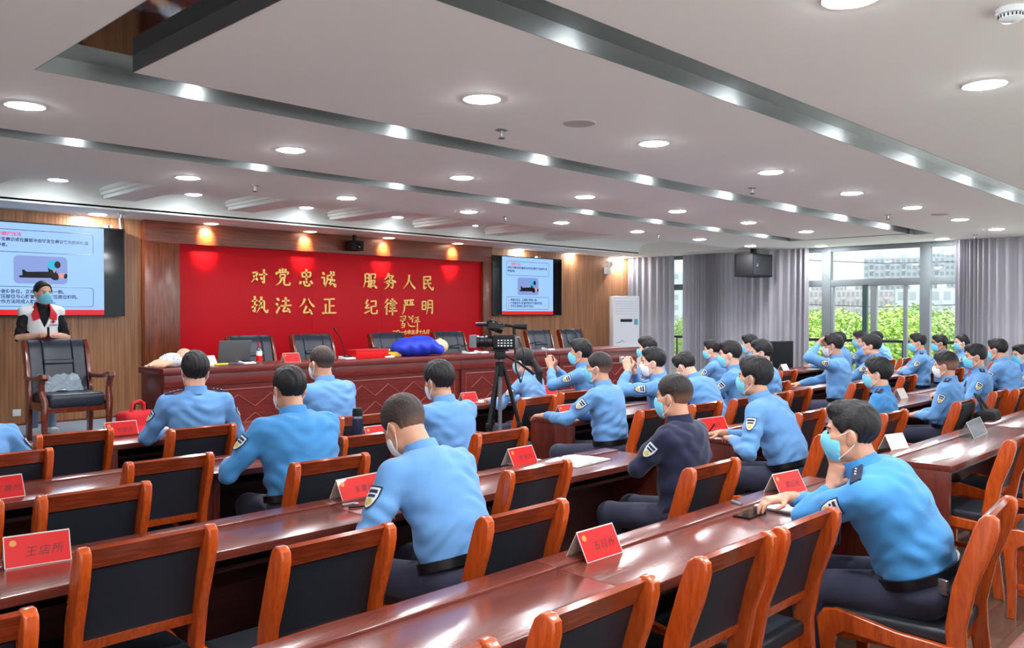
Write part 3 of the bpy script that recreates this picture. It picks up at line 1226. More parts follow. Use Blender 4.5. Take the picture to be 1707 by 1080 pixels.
# small spots set in the mirrored grooves
spot_ring = MB().lathe([(0.026, -0.002), (0.034, -0.004), (0.036, 0.0)], 18).mesh('spot_ring', M['lamp_ring'])
spot_diff = MB().lathe([(0.0, -0.002), (0.027, -0.002), (0.027, 0.0)], 18).mesh('spot_lens', M['spot_glass'])
for gname, gy, n in (('far groove', 6.38, 8), ('middle groove', 4.48, 8), ('wide near groove', 2.27, 9)):
    for k in range(n):
        x = 2.22 + 1.48 * k
        if gy < 3:
            x = 3.1 + 1.48 * k
        if x > 14.6:
            continue
        t = thing('groove_spot', 'tiny round spotlight in the ' + gname + ', ' + ['first', 'second', 'third', 'fourth', 'fifth', 'sixth', 'seventh', 'eighth', 'ninth'][k] + ' from the left', 'spotlight', (x, gy, CEIL + GD), 0, 'spotlights in the ceiling grooves')
        mesh_obj('spot_ring', spot_ring, t)
        mesh_obj('spot_lens', spot_diff, t)
        ld = bpy.data.lights.new('groove_spot', 'POINT')
        ld.energy = SPOT_W
        ld.color = (0.86, 0.94, 1.0)
        ld.shadow_soft_size = 0.025
        lo = bpy.data.objects.new('groove_spot_light', ld)
        link(lo)
        lo.parent = t
        lo.location = (0, 0, -0.03)

# sprinklers, detectors, ceiling speakers
spr = MB().lathe([(0.0, 0.0), (0.04, 0.0), (0.04, -0.006), (0.014, -0.01), (0.012, -0.05), (0.02, -0.055), (0.024, -0.06), (0.0, -0.062)], 16).mesh('sprinkler', M['steel'])
for i, (px, py, lab) in enumerate(((836, 216, 'middle of the ceiling below the big downlight'), (425, 309, 'over the left side between two downlights'), (1254, 313, 'over the middle rows'), (843, 361, 'near the coffered bay'), (1480, 358, 'toward the window side'), (1098, 391, 'beside the far groove'), (203, 356, 'over the left screen'), (1626, 391, 'far right near the curtain'))):
    p = at_z(px, py, CEIL)
    o = mesh_obj('sprinkler', spr)
    o.location = p
    tag(o, 'small metal fire sprinkler in the ceiling, ' + lab, 'sprinkler', 'ceiling sprinklers')
spk = MB().lathe([(0.0, -0.004), (0.05, -0.004), (0.085, -0.008), (0.1, -0.006), (0.105, 0.0)], 28).mesh('speaker_grille', plain('speaker_grille', (190, 184, 182), 0.6))
for px, py, lab in ((966, 205, 'flat round ceiling loudspeaker in the middle of the ceiling'), (1567, 357, 'flat round ceiling loudspeaker toward the windows')):
    o = mesh_obj('ceiling_speaker', spk)
    o.location = at_z(px, py, CEIL)
    tag(o, lab, 'loudspeaker')
p = at_z(1686, 14, CEIL)
t = thing('smoke_detector', 'white round smoke detector on the ceiling at the upper right corner', 'smoke detector', (p.x, p.y, CEIL))
MB().lathe([(0.0, 0.0), (0.055, 0.0), (0.055, -0.018), (0.05, -0.024), (0.0, -0.024)], 24).obj('detector_base', M['white_plastic'], t)
mb = MB().lathe([(0.03, -0.024), (0.046, -0.026), (0.044, -0.04), (0.03, -0.052), (0.0, -0.054)], 24)
mb.obj('detector_head', M['white_plastic'], t)
mb = MB()
for k in range(20):
    a = 2 * PI * k / 20
    mb.box((0.0445, -0.0025, -0.038), (0.047, 0.0025, -0.027), mtx=Matrix.Rotation(a, 4, 'Z'))
mb.obj('detector_vents', M['black'], t)

# ================================================================ furniture
# conference chair: faces +Y, origin on the floor under the top of its back
def chair_parts():
    P = {}
    # rear post side profile (y, z): S-sweep with a scrolled top
    front = [(0.075, 0.0), (0.135, 0.40), (0.142, 0.50), (0.118, 0.66), (0.075, 0.80), (0.05, 0.875), (0.034, 0.912), (0.012, 0.930)]
    back = [(-0.012, 0.930), (-0.030, 0.915), (-0.032, 0.88), (-0.012, 0.80), (0.04, 0.66), (0.072, 0.50), (0.068, 0.40), (0.022, 0.0)]
    poly = front + back
    P['post'] = MB().prism(poly, 'x', -0.0175, 0.0175, 0.007, seg=3).mesh('post', M['chair_wood'])
    # top rail between posts
    mb = MB()
    mb.prism([(0.045, 0.845), (0.062, 0.855), (0.028, 0.918), (0.008, 0.926), (-0.008, 0.918), (0.0, 0.905), (0.022, 0.852)], 'x', -0.19, 0.19, 0.004)
    P['top_rail'] = mb.mesh('top_rail', M['chair_rail'])
    mb = MB()
    mb.prism([(0.100, 0.568), (0.128, 0.568), (0.116, 0.604), (0.088, 0.604)], 'x', -0.19, 0.19, 0.004)
    P['lower_rail'] = mb.mesh('lower_rail', M['chair_wood'])
    # padded back panel
    mb = MB()
    mb.prism([(0.118, 0.602), (0.130, 0.62), (0.098, 0.745), (0.062, 0.845), (0.046, 0.852), (0.030, 0.845), (0.062, 0.745), (0.092, 0.62), (0.095, 0.602)], 'x', -0.186, 0.186, 0.006)
    P['back_panel'] = mb.mesh('back_panel', M['leather'])
    # seat
    mb = MB()
    mb.box((-0.205, 0.10, 0.425), (0.205, 0.555, 0.482), 0.022, 4)
    P['seat'] = mb.mesh('seat', M['leather'])
    mb = MB()
    mb.prism([(-0.19, 0.12), (0.19, 0.12), (0.19, 0.54), (-0.19, 0.54)], 'z', 0.365, 0.426)
    P['apron'] = mb.mesh('apron', M['chair_wood'])
    # side rail sweeping into the front leg
    rail = [(0.10, 0.375), (0.10, 0.43), (0.3, 0.445), (0.45, 0.475), (0.53, 0.488), (0.58, 0.478), (0.605, 0.44), (0.595, 0.36), (0.58, 0.2), (0.575, 0.0), (0.535, 0.0), (0.53, 0.2), (0.535, 0.33), (0.53, 0.385), (0.50, 0.405), (0.3, 0.385)]
    P['front_leg'] = MB().prism(rail, 'x', -0.015, 0.015, 0.006, seg=3).mesh('front_leg', M['chair_wood'])
    mb = MB()
    mb.box((-0.012, 0.06, 0.16), (0.012, 0.55, 0.19), 0.005)
    P['stretcher'] = mb.mesh('stretcher', M['chair_wood'])
    return P


CP = chair_parts()


def make_chair():
    t = thing('conference_chair', 'x', 'chair')
    for s in (-1, 1):
        o = mesh_obj('rear_leg', CP['post'], t)
        o.location = (0.205 * s, 0, 0)
        o = mesh_obj('front_leg', CP['front_leg'], t)
        o.location = (0.222 * s, 0, 0)
        o = mesh_obj('stretcher', CP['stretcher'], t)
        o.location = (0.205 * s, 0, 0)
    for n in ('top_rail', 'lower_rail', 'back_panel', 'seat', 'apron'):
        mesh_obj(n, CP[n], t)
    return t


chair0 = None


def chair(x, y, label, rz=0.0, group='conference chairs'):
    """x, y: middle of the back's top edge"""
    global chair0
    if chair0 is None:
        chair0 = make_chair()
        chair0['label'] = label
        chair0['group'] = group
        chair0.location = (x, y, 0)
        chair0.rotation_euler = (0, 0, rz)
        return chair0
    return dup(chair0, (x, y, 0), rz, label, group)


def chair_px(l, r, label, rz=0.0):
    """from the photographed tops of its two posts"""
    a = at_z(l[0], l[1], 0.93)
    b = at_z(r[0], r[1], 0.93)
    return chair((a.x + b.x) / 2, (a.y + b.y) / 2, label, rz)


# back row of seats, at the nearest desk
chair(1.10, 1.345, 'empty conference chair at the nearest desk with only a post top showing')
chair_px((916, 1021), (1078, 958), 'empty conference chair at the nearest desk, below the red card with three characters')
chair(2.39, 1.345, 'empty conference chair at the nearest desk, left of two chairs standing side by side')
chair(2.885, 1.34, 'empty conference chair at the nearest desk, beside the man resting his chin')
chair(3.56, 0.90, 'conference chair under the man resting his chin, pulled back from the desk', 0.10)
chair(5.67, 1.33, 'empty conference chair pushed in at the left end of the right-hand nearest desk')
chair(5.45, 0.72, 'empty conference chair in the aisle at the right edge, its black seat toward the camera', 0.12)
chair(6.55, 1.33, 'empty conference chair further right along the right-hand nearest desk')
# second row of seats
chair_px((138, 912), (350, 874), 'large empty conference chair pushed in behind the red card at the lower left')
chair(0.45, 2.29, 'empty conference chair at the bottom left corner of the picture, cut by the frame')
chair_px((467, 911), (648, 870), 'empty conference chair pulled out left of the bowed man with thinning hair')
chair_px((811, 862), (933, 829), 'conference chair behind the bowed man with thinning hair')
chair(2.99, 2.73, 'empty conference chair with the red card and open notebook on the desk before it')
chair(3.62, 2.16, 'conference chair behind the man in the dark navy jacket')
chair(5.12, 2.2, 'conference chair under the writing man at the right-hand second desk')
chair(6.08, 2.80, 'empty conference chair pushed in between the writing man and the man in glasses')
chair(6.47, 2.34, 'conference chair of the long-necked man in red-rimmed glasses')
ch = chair(7.73, 2.22, 'conference chair with a padded cover and black bag hung over its back')
MB().prism([(0.146, 0.60), (0.150, 0.64), (0.115, 0.76), (0.072, 0.86), (0.045, 0.905), (0.015, 0.915), (-0.030, 0.90), (-0.036, 0.86), (0.012, 0.74), (0.055, 0.62), (0.066, 0.60)], 'x', -0.165, 0.165, 0.012, seg=3).obj('padded_cover', M['black_cloth'], ch)
chair(8.95, 2.27, 'conference chair of the man with dark tie and shoulder boards')
chair(9.42, 2.2, 'conference chair at the right frame edge, touching the chair of the tied man')
chair(10.9, 2.3, 'conference chair of the rightmost masked man cut by the frame')
# third row of seats
chair_px((62, 824), (250, 803), 'empty conference chair pulled back in front of the lower left red cards')
chair_px((214, 770), (349, 753), 'empty conference chair beside the elbow of the stout man in vivid blue')
chair(2.41, 3.61, 'conference chair behind the stout man in vivid blue')
chair(3.08, 4.18, 'empty conference chair standing before the dark thermos flask')
chair_px((790, 722), (878, 711), 'conference chair behind the man with dense black hair near the tripod')
chair(0.75, 3.7, 'empty conference chair partly hidden at the far left, third row')
chair(5.42, 3.73, 'conference chair behind the aisle man leaning on the end of a desk')
chair(6.04, 3.67, 'conference chair behind the man aiming a small camera')
chair(6.66, 3.65, 'conference chair behind the man with bowed head')
chair(7.25, 3.66, 'conference chair of the young man left of the man in clear glasses')
chair(7.75, 3.68, 'conference chair of the man in clear glasses and mask')
chair(8.43, 4.24, 'empty conference chair pushed in left of the man holding his head')
chair(9.0, 3.6, 'conference chair behind the man holding his hand to his head')
chair(10.4, 3.6, 'conference chair of the man with bowl-cut hair before the window')
chair(12.2, 3.6, 'conference chair of the upright man before the window with folded arms')
chair(13.1, 3.6, 'conference chair of the older man right of the upright man')
chair(14.1, 3.62, 'conference chair of the masked woman beside the right curtain')
# front row of seats
chair(1.32, 4.96, 'conference chair of the person cut off at the left frame edge')
chair_px((59, 724), (188, 713), 'empty conference chair below the black armchair at left')
chair_px((282, 712), (392, 707), 'conference chair behind the slim man nearest the head table')
chair(3.62, 5.0, 'conference chair behind the stout crew-cut man of the front row')
chair(5.47, 5.0, 'conference chair behind the ponytailed woman at the video camera')
chair(6.1, 5.1, 'conference chair of the man photographing with his phone')
chair(7.6, 5.05, 'conference chair of the man with a hand at his mask')
chair(9.1, 5.05, 'conference chair of the front-row man near the curtains, half hidden')
chair(10.25, 5.03, 'empty conference chair below the black office chair near the curtains')
chair(13.0, 5.05, 'conference chair hidden behind the man holding his head')
chair(13.75, 5.05, 'conference chair of the masked man in front of the dark sash')
chair(14.45, 5.05, 'conference chair of the front-row man at the window bars')


# desks in long rows: solid front, slab ends, shelf under the top and a raised strip along the far edge
def desk(x0, x1, y0, label, depth=0.46):
    w = x1 - x0
    t = thing('long_desk', label, 'desk', ((x0 + x1) / 2, y0, 0), 0, 'long meeting desks')
    h = w / 2 - 0.001
    MB().box((-h, 0, 0.725), (h, depth - 0.115, 0.76), 0.003).obj('desk_top', M['desk'], t)
    MB().box((-h, depth - 0.112, 0.72), (h, depth, 0.768), 0.004).obj('edge_strip', M['desk'], t)
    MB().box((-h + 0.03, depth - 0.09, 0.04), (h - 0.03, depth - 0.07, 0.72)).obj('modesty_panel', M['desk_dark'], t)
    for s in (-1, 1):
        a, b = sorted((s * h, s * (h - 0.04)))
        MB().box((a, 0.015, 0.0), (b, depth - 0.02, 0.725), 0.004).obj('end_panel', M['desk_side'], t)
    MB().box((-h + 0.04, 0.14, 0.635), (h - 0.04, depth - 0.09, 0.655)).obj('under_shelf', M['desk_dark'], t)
    return t


ROWY = {1: 1.595, 2: 2.985, 3: 4.47, 4: 5.93}
rn = {1: 'nearest', 2: 'second', 3: 'third', 4: 'front'}
for r, y in ROWY.items():
    dp = 0.455 if r < 3 else 0.5
    for i, (a, b) in enumerate(((0.02, 2.22), (2.22, 4.42))):
        desk(a, b, y, 'dark meeting desk, ' + rn[r] + ' row left of the aisle, ' + ('far unit' if i == 0 else 'unit beside the aisle'), dp)
    for i, (a, b) in enumerate(((5.32, 7.52), (7.52, 9.72), (9.72, 11.92), (11.92, 14.12))):
        desk(a, b, y, 'dark meeting desk, ' + rn[r] + ' row right of the aisle, ' + ORD[i] + ' unit from the aisle', dp)
desk(0.6, 2.8, 0.16, 'meeting desk right below the camera, left unit', 0.455)
desk(2.8, 5.0, 0.16, 'meeting desk cut by the lower right corner of the frame', 0.455)

# head table on the dais
HT = DAIS + 0.765
t = thing('head_table', 'long dark red head table with raised zigzag panels on the dais', 'table', (7.4, 8.13, DAIS))
X0, X1 = 3.53 - 7.4, 11.3 - 7.4
MB().box((X0 - 0.02, -0.02, 0.70), (X1 + 0.02, 0.56, 0.765), 0.006).obj('table_top', M['table_wood'], t)
MB().box((X0, 0.0, 0.58), (X1, 0.03, 0.70), 0.004).obj('frieze', M['table_wood'], t)
MB().box((X0, 0.02, 0.0), (X1, 0.05, 0.58)).obj('front_panel', M['table_wood'], t)
for xx in (X0, X1 - 0.04):
    MB().box((xx, 0.03, 0.0), (xx + 0.04, 0.54, 0.70), 0.004).obj('end_panel', M['table_wood'], t)
M['bead'] = plain('panel_beading', (142, 66, 54), 0.3)
nsec = 4
sw = (X1 - X0) / nsec
for k in range(nsec):
    a, b = X0 + k * sw + 0.10, X0 + (k + 1) * sw - 0.10
    mb = MB()
    for q in (((a, 0.52), (b, 0.52)), ((a, 0.07), (b, 0.07)), ((a, 0.07), (a, 0.52)), ((b, 0.07), (b, 0.52))):
        mb.tube([(q[0][0], 0.018, q[0][1]), (q[1][0], 0.018, q[1][1])], 0.007, 6)
    nz = 4
    st_ = (b - a - 0.2) / nz
    for s, zc in ((1, 0.31), (-1, 0.28)):
        pts = []
        for j in range(2 * nz + 1):
            pts.append((a + 0.1 + st_ * j / 2, 0.018, zc + s * (0.15 if j % 2 else 0.02)))
        mb.tube(pts, 0.005, 6)
    mb.obj('panel_moulding', M['bead'], t)
for k in range(1, nsec):
    MB().box((X0 + k * sw - 0.003, -0.004, 0.0), (X0 + k * sw + 0.003, 0.02, 0.70)).obj('panel_joint', M['desk_dark'], t)


# leather armchairs: built facing +Y
def make_armchair():
    t = thing('leather_armchair', 'x', 'armchair')
    # padded back, scooped and rolled over at the top; y = 0 under its top
    prof = [(0.17, 0.42), (0.13, 0.60), (0.085, 0.80), (0.05, 0.93), (0.02, 1.0), (-0.02, 1.03), (-0.06, 1.01), (-0.075, 0.96), (-0.05, 0.88), (0.0, 0.70), (0.045, 0.50), (0.06, 0.42)]
    mb = MB()
    for a, b in ((-0.275, -0.145), (-0.143, 0.143), (0.145, 0.275)):
        mb.prism(prof, 'x', a, b, 0.016, seg=3)
    mb.obj('backrest', M['arm_leather'], t)
    MB().box((-0.145, 0.060, 0.735), (0.145, 0.128, 0.785), 0.015, 3, mtx=Matrix.Translation((0, 0.0, 0.02)) @ Matrix.Rotation(0.25, 4, 'X') @ Matrix.Translation((0, 0.165, -0.03))).obj('lumbar_roll', M['arm_leather'], t)
    mb = MB()
    mb.box((-0.27, 0.12, 0.36), (0.27, 0.66, 0.50), 0.055, 6)
    mb.obj('seat', M['arm_leather'], t)
    mb = MB()
    for xx in (-0.09, 0.09):
        mb.tube([(xx, 0.16, 0.501), (xx, 0.60, 0.501), (xx, 0.645, 0.482), (xx, 0.662, 0.44), (xx, 0.660, 0.40)], 0.003, 6)
    mb.obj('seat_piping', M['leather'], t)
    for s in (-1, 1):
        p = [(0.16, 0.0), (0.19, 0.42), (0.15, 0.60), (0.10, 0.80), (0.055, 0.95), (0.01, 1.025), (-0.045, 1.02), (-0.055, 0.98), (-0.02, 0.88), (0.03, 0.72), (0.075, 0.55), (0.09, 0.42), (0.09, 0.0)]
        o = MB().prism(p, 'x', -0.02, 0.02, 0.009, seg=3).obj('rear_leg', M['arm_wood'], t)
        o.location = (s * 0.295, 0, 0)
        f = MB()
        f.tube([(0, 0.63, 0.0), (0, 0.64, 0.2), (0, 0.65, 0.42), (0.012 * s, 0.60, 0.52), (0.018 * s, 0.61, 0.60), (0.018 * s, 0.65, 0.66)], [0.026, 0.03, 0.037, 0.03, 0.033, 0.03], 10)
        o = f.obj('front_leg', M['arm_wood'], t)
        o.location = (s * 0.305, 0, 0)
        arm = [(0.14, 0.63), (0.14, 0.675), (0.3, 0.665), (0.5, 0.675), (0.62, 0.705), (0.70, 0.705), (0.715, 0.665), (0.68, 0.64), (0.60, 0.65), (0.45, 0.63), (0.3, 0.625)]
        o = MB().prism(arm, 'x', -0.035, 0.035, 0.014, seg=3).obj('armrest', M['arm_wood'], t)
        o.location = (s * 0.315, 0, 0)
        o = MB().box((-0.015, 0.14, 0.33), (0.015, 0.63, 0.41), 0.006).obj('side_rail', M['arm_wood'], t)
        o.location = (s * 0.29, 0, 0)
    MB().box((-0.28, 0.60, 0.31), (0.28, 0.63, 0.38), 0.008).obj('front_rail', M['arm_wood'], t)
    return t


arm0 = make_armchair()
arm0['label'] = 'black leather armchair with carved wooden arms in front of the standing woman'
arm0.location = (3.06, 9.72, DAIS)
arm0.rotation_euler = (0, 0, PI)
for i, (px, lab) in enumerate(((416, 'behind the open laptop'), (519, 'behind the crew-cut man and the red card'), (645, 'behind the red box on the head table'), (747, 'behind the beige manikin head'), (896, 'just right of the video camera'), (950, 'rightmost behind the head table, below the right screen'))):
    p = at_y(px, 560, 9.75)
    dup(arm0, (p.x, 9.75, DAIS), PI, 'black leather armchair ' + lab, 'armchairs behind the head table')

# office chair back near the curtains
p = at_z(1303, 592, 1.15)
p = at_y(1303, 592, 6.6)
t = thing('office_chair', 'black mesh office chair standing empty near the curtains', 'chair', (p.x, 6.6, 0), -0.3)
MB().box((-0.25, -0.03, 0.62), (0.25, 0.03, 1.2), 0.025, 3).obj('backrest', M['black'], t)
MB().box((-0.25, 0.05, 0.44), (0.25, 0.52, 0.51), 0.03, 3).obj('seat', M['black'], t)
MB().tube([(0, 0.28, 0.1), (0, 0.28, 0.45)], 0.03, 10).obj('gas_lift', M['dark_metal'], t)
MB().box((-0.03, -0.04, 0.40), (0.03, 0.1, 0.75), 0.01).obj('back_bar', M['black'], t)
for k in range(5):
    a = 2 * PI * k / 5
    o = MB().tube([(0, 0, 0.1), (0.28 * math.cos(a), 0.28 * math.sin(a), 0.06)], 0.02, 8).obj('leg', M['black'], t)
    MB().ball((0.28 * math.cos(a), 0.28 * math.sin(a), 0.03), 0.03, sub=2).obj('caster', M['black'], o)
    o.location = (0, 0.28, 0)

# ================================================================ people
def V(*a):
    return np.array(a, dtype=np.float64)


def unit(v):
    return v / (np.linalg.norm(v) + 1e-9)


def rotm(yaw=0.0, pitch=0.0, roll=0.0):
    """yaw + = to the left, pitch + = forward/down, roll + = toward the right shoulder"""
    m = Matrix.Rotation(math.radians(yaw), 3, 'Z') @ Matrix.Rotation(math.radians(-pitch), 3, 'X') @ Matrix.Rotation(math.radians(roll), 3, 'Y')
    return np.array(m)


def ik(Sh, Wr, l1, l2, pole):
    d = Wr - Sh
    D = np.linalg.norm(d)
    if D > (l1 + l2) * 0.985:
        Wr = Sh + d / D * (l1 + l2) * 0.985
        d = Wr - Sh
        D = np.linalg.norm(d)
    u = d / D
    a = (l1 * l1 - l2 * l2 + D * D) / (2 * D)
    h = math.sqrt(max(l1 * l1 - a * a, 0))
    p = pole - u * (pole @ u)
    return Sh + u * a + unit(p) * h, Wr


def hand(F, W, d, n, side, curl, r=1.0, spread=0.0, point=False):
    d = unit(d)
    n = unit(n - d * (n @ d))
    s = np.cross(d, n) * side           # toward the thumb
    R = np.stack([s, d, n], axis=1)
    F.cap(W - d * 0.03, W + d * 0.03, 0.025 * r, 0.024 * r, 0.015)
    F.rbox(W + d * 0.055 * r, (0.026 * r, 0.034 * r, 0.004 * r), 0.0105 * r, R, 0.012)
    L = (0.070, 0.078, 0.073, 0.056)
    for i in range(4):
        b = W + d * (0.090 - 0.004 * abs(i - 1)) * r + s * (0.029 - 0.0195 * i) * r
        sp = (0.13 - 0.087 * i) * (0.6 + spread)
        c = curl if not (point and i == 0) else curl * 0.25
        prev = b
        rad = (0.0088, 0.0092, 0.0088, 0.0078)[i] * r
        for j, (fr, an) in enumerate(((0.42, 42), (0.32, 105), (0.26, 150))):
            t = math.radians(an * c)
            q = d * math.cos(t) + n * math.sin(t) + s * sp * max(0, math.cos(t))
            nx = prev + unit(q) * L[i] * fr * r
            F.cap(prev, nx, rad * (1 - 0.06 * j), rad * (0.95 - 0.08 * j), 0.003)
            prev = nx
    b = W + d * 0.022 * r + s * 0.026 * r
    m_ = b + unit(d * 0.55 + s * (0.85 - 0.35 * curl) + n * (0.25 + 0.3 * curl)) * 0.042 * r
    e = m_ + unit(d * 0.95 + s * (0.25 - 0.5 * curl) + n * (0.1 + 0.5 * curl)) * 0.032 * r
    F.cap(b, m_, 0.0135 * r, 0.0105 * r, 0.008)
    F.cap(m_, e, 0.0105 * r, 0.0088 * r, 0.003)


def tubes(segs, name, mat_, parent, r=0.0016):
    mb = MB()
    for pts in segs:
        mb.tube([tuple(p) for p in pts], r, 6)
    return mb.obj(name, mat_, parent)


def shield(c, ax, out, r, parent, rich=True):
    """embroidered sleeve shield curved round the arm"""
    ax = unit(ax)
    out = unit(out - ax * (out @ ax))
    tt = np.cross(ax, out)
    bm = bmesh.new()

    def layer(fn, rr, mi, ext, nu=8, nv=10):
        (u0, u1), (v0, v1) = ext
        grid = []
        for j in range(nv + 1):
            v = v0 + (v1 - v0) * j / nv
            row = []
            w0, w1 = fn(v)
            for i in range(nu + 1):
                u = w0 + (w1 - w0) * i / nu
                a = u / rr
                p = c + out * rr * math.cos(a) + tt * rr * math.sin(a) + ax * v
                row.append(bm.verts.new(p))
            grid.append(row)
        for j in range(nv):
            for i in range(nu):
                try:
                    f = bm.faces.new((grid[j][i], grid[j][i + 1], grid[j + 1][i + 1], grid[j + 1][i]))
                    f.material_index = mi
                except ValueError:
                    pass

    def sh(k):
        def fn(v):
            t = (v + 0.048 * k) / (0.096 * k)
            w = 0.036 * k * (min(1.0, 0.12 + 1.15 * math.sqrt(max(t, 0))) if t < 0.75 else 1.0)
            return -w, w
        return fn
    layer(sh(1.0), r, 0, ((0, 0), (-0.048, 0.048)))
    layer(sh(0.85), r + 0.0012, 1, ((0, 0), (-0.041, 0.041)))
    layer(lambda v: (-0.024, 0.024), r + 0.0022, 0, ((0, 0), (0.018, 0.032)), 6, 2)
    layer(lambda v: (-0.020, 0.020), r + 0.0022, 0, ((0, 0), (0.001, 0.012)), 6, 2)

    def disc(v):
        w = math.sqrt(max(0.016 ** 2 - (v + 0.018) ** 2, 1e-8))
        return -w, w
    layer(disc, r + 0.0022, 2, ((0, 0), (-0.0338, -0.0022)), 6, 8)
    me = bpy.data.meshes.new('shoulder_patch')
    bm.to_mesh(me)
    bm.free()
    finish(me, [M['patch_navy'], M['patch_white'], M['patch_gold']], False)
    return mesh_obj('shoulder_patch', me, parent)


ARMS = {
    # wrist (x for the right arm), hand direction, palm normal, curl
    'desk': ((0.13, 0.48, 0.815), (-0.5, 0.85, -0.05), (0, 0, -1), 0.35),
    'wide': ((0.25, 0.40, 0.815), (-0.75, 0.6, -0.05), (0, 0, -1), 0.4),
    'near': ((0.16, 0.34, 0.82), (-0.8, 0.5, -0.05), (0, 0, -1), 0.4),
    'lap': ((0.10, 0.27, 0.70), (-0.4, 0.9, -0.15), (0, 0, -1), 0.5),
    'fold': ((-0.02, 0.225, 0.83), (-0.9, 0.0, 0.1), (0, -1, -0.2), 0.3),
    'fold_over': ((-0.03, 0.255, 0.885), (-0.9, -0.1, 0.05), (0, -1, -0.2), 0.3),
    'chin': ((0.05, 0.20, 1.05), (-0.1, 0.1, 1.0), (0, -1, 0), 0.95),
    'phone': ((0.06, 0.40, 1.10), (-0.15, 0.35, 0.9), (-0.9, 0.2, 0.1), 0.55),
    'camera': ((0.07, 0.34, 1.16), (-0.25, 0.3, 0.9), (-0.9, 0.2, 0.1), 0.6),
    'write': ((0.08, 0.50, 0.815), (-0.45, 0.85, -0.1), (-0.25, 0, -1), 0.6),
    'hang': ((0.26, 0.10, 0.62), (0, 0.3, -0.95), (-1, 0, 0), 0.4),
}


def person(label, hx, top, Y, lean=8, yaw=0, roll=0, hyaw=0, hpitch=5, hroll=0, L='desk', R='desk', hair='short', mask='mask', shirt='shirt',
           skin='skin_tan', bulk=1.0, patch=True, ep=False, glasses=None, belt=True, group='seated officers in blue shirts', stand=False, X=None,
           base=0.0, twist=0, scale=None, female=False, headw=1.0, pole=None, poleR=None, short_sleeve=False):
    """hx, top: photographed middle and top of the head; Y: distance of the seat along the room"""
    seat_z = 0.572
    Rt1 = rotm(twist * 0.5, lean * 0.6, roll * 0.6)
    Rt2 = rotm(twist, lean * 1.15, roll)
    if stand:
        seat_z = 0.88
    Pp = V(0, 0, seat_z)
    Wp = Pp + Rt1 @ V(0, 0, 0.20)
    Cp = Wp + Rt2 @ V(0, 0, 0.15)
    Np = Cp + Rt2 @ V(0, -0.005, 0.155)
    Rh = rotm(twist + hyaw, hpitch, hroll)
    neck_dir = unit(0.75 * (Rt2 @ V(0, 0, 1)) + 0.5 * V(0, 0.25, 1))
    Hb = Np + neck_dir * 0.052
    Hc = Hb + Rh @ V(0, 0.03, 0.105)
    topl = max((Hc + Rh @ V(0, -0.01, 0.128))[2], Hc[2] + 0.118)
    Rz = np.array(Matrix.Rotation(math.radians(yaw), 3, 'Z'))
    # world place: head on the photographed ray
    sc_ = 1.0
    for _ in range(3):
        off = Rz @ (Hc * sc_)
        hw = at_y(hx, top, Y + off[1])
        if X is None:
            px_ = hw.x - off[0]
        else:
            px_ = X
        want = hw.z - base
        sc_ = scale if scale else min(1.09, max(0.93, want / topl))
    dist = math.hypot(px_, Y)
    res = 0.0052 if dist < 4.4 else (0.0065 if dist < 7.5 else 0.0085)
    rcl = 0.009 if dist < 4.4 else (0.011 if dist < 7.5 else 0.014)
    root = thing('person', label, 'person', (px_, Y, base), math.radians(yaw), group)
    root.scale = (sc_, sc_, sc_)
    b = bulk
    fw = 0.9 if female else 1.0
    up2 = Rt2 @ V(0, 0, 1)
    sh = {}
    for s in (-1, 1):
        sh[s] = Np + Rt2 @ V(s * 0.182 * fw * (0.6 + 0.4 * b), 0.0, -0.055)
    arms = {}
    for s, key in ((-1, L), (1, R)):
        if key == 'fist':
            # fist propped under the chin, elbow on the desk in front
            W = Hc + Rh @ V(s * 0.03, 0.07, -0.125) - V(0, 0, 0.095)
            E = V(W[0] + s * 0.05, W[1] + 0.10, 0.82 / sc_)
            arms[s] = (sh[s], E, W, V(-s * 0.1, -0.2, 1.0), V(-s * 0.85, -0.5, 0.0), 1.15)
            continue
        if key == 'folded':
            if s < 0:
                arms[s] = (sh[s], V(-0.24, 0.17, 0.845), V(0.03, 0.27, 0.83), V(0.95, -0.15, 0.05), V(0, -1, -0.2), 0.3)
            else:
                arms[s] = (sh[s], V(0.24, 0.16, 0.85), V(-0.03, 0.19, 0.88), V(-0.9, -0.25, -0.1), V(0, -1, -0.2), 0.25)
            continue
        spec = ARMS[key] if isinstance(key, str) else key
        (wx, wy, wz), hd, pn, curl = spec[:4]
        m = V(s, 1, 1) if isinstance(key, str) else V(1, 1, 1)
        W = V(wx, wy, wz) * m
        if stand and isinstance(key, str):
            W = W + V(0, 0, 0.32)
        W[2] /= sc_
        pl = V(s * 0.75, -0.35, -0.7)
        if s == -1 and pole is not None:
            pl = V(*pole)
        if s == 1 and poleR is not None:
            pl = V(*poleR)
        E, W = ik(sh[s], W, 0.285, 0.255, pl)
        arms[s] = (sh[s], E, W, V(*hd) * m, V(*pn) * m, curl)
    # ---------------- body: one continuous surface
    zs = -0.02
    lo = V(-0.55, -0.35, zs)
    hi = V(0.55, 0.75, topl + 0.06)
    for s in (-1, 1):
        for p in arms[s][1:3]:
            lo = np.minimum(lo, p - 0.2)
            hi = np.maximum(hi, p + 0.2)
    allp = [Pp, Hc, Np] + [p for s in (-1, 1) for p in arms[s][:3]]
    lo = np.minimum.reduce(allp + [V(-0.24, -0.20, 0)]) - V(0.14, 0.14, 0)
    hi = np.maximum.reduce(allp + [V(0.24, 0.2 if stand else 0.58, 0)]) + V(0.14, 0.14, 0.16)
    lo[2] = zs
    F = Field(lo, hi, res)
    F.ell(Pp + V(0, 0, 0.02), (0.15 * b, 0.10 * b, 0.10), Rt1, 0.03)
    F.ell(Wp, (0.135 * b, 0.09 * b, 0.13), Rt1, 0.04)
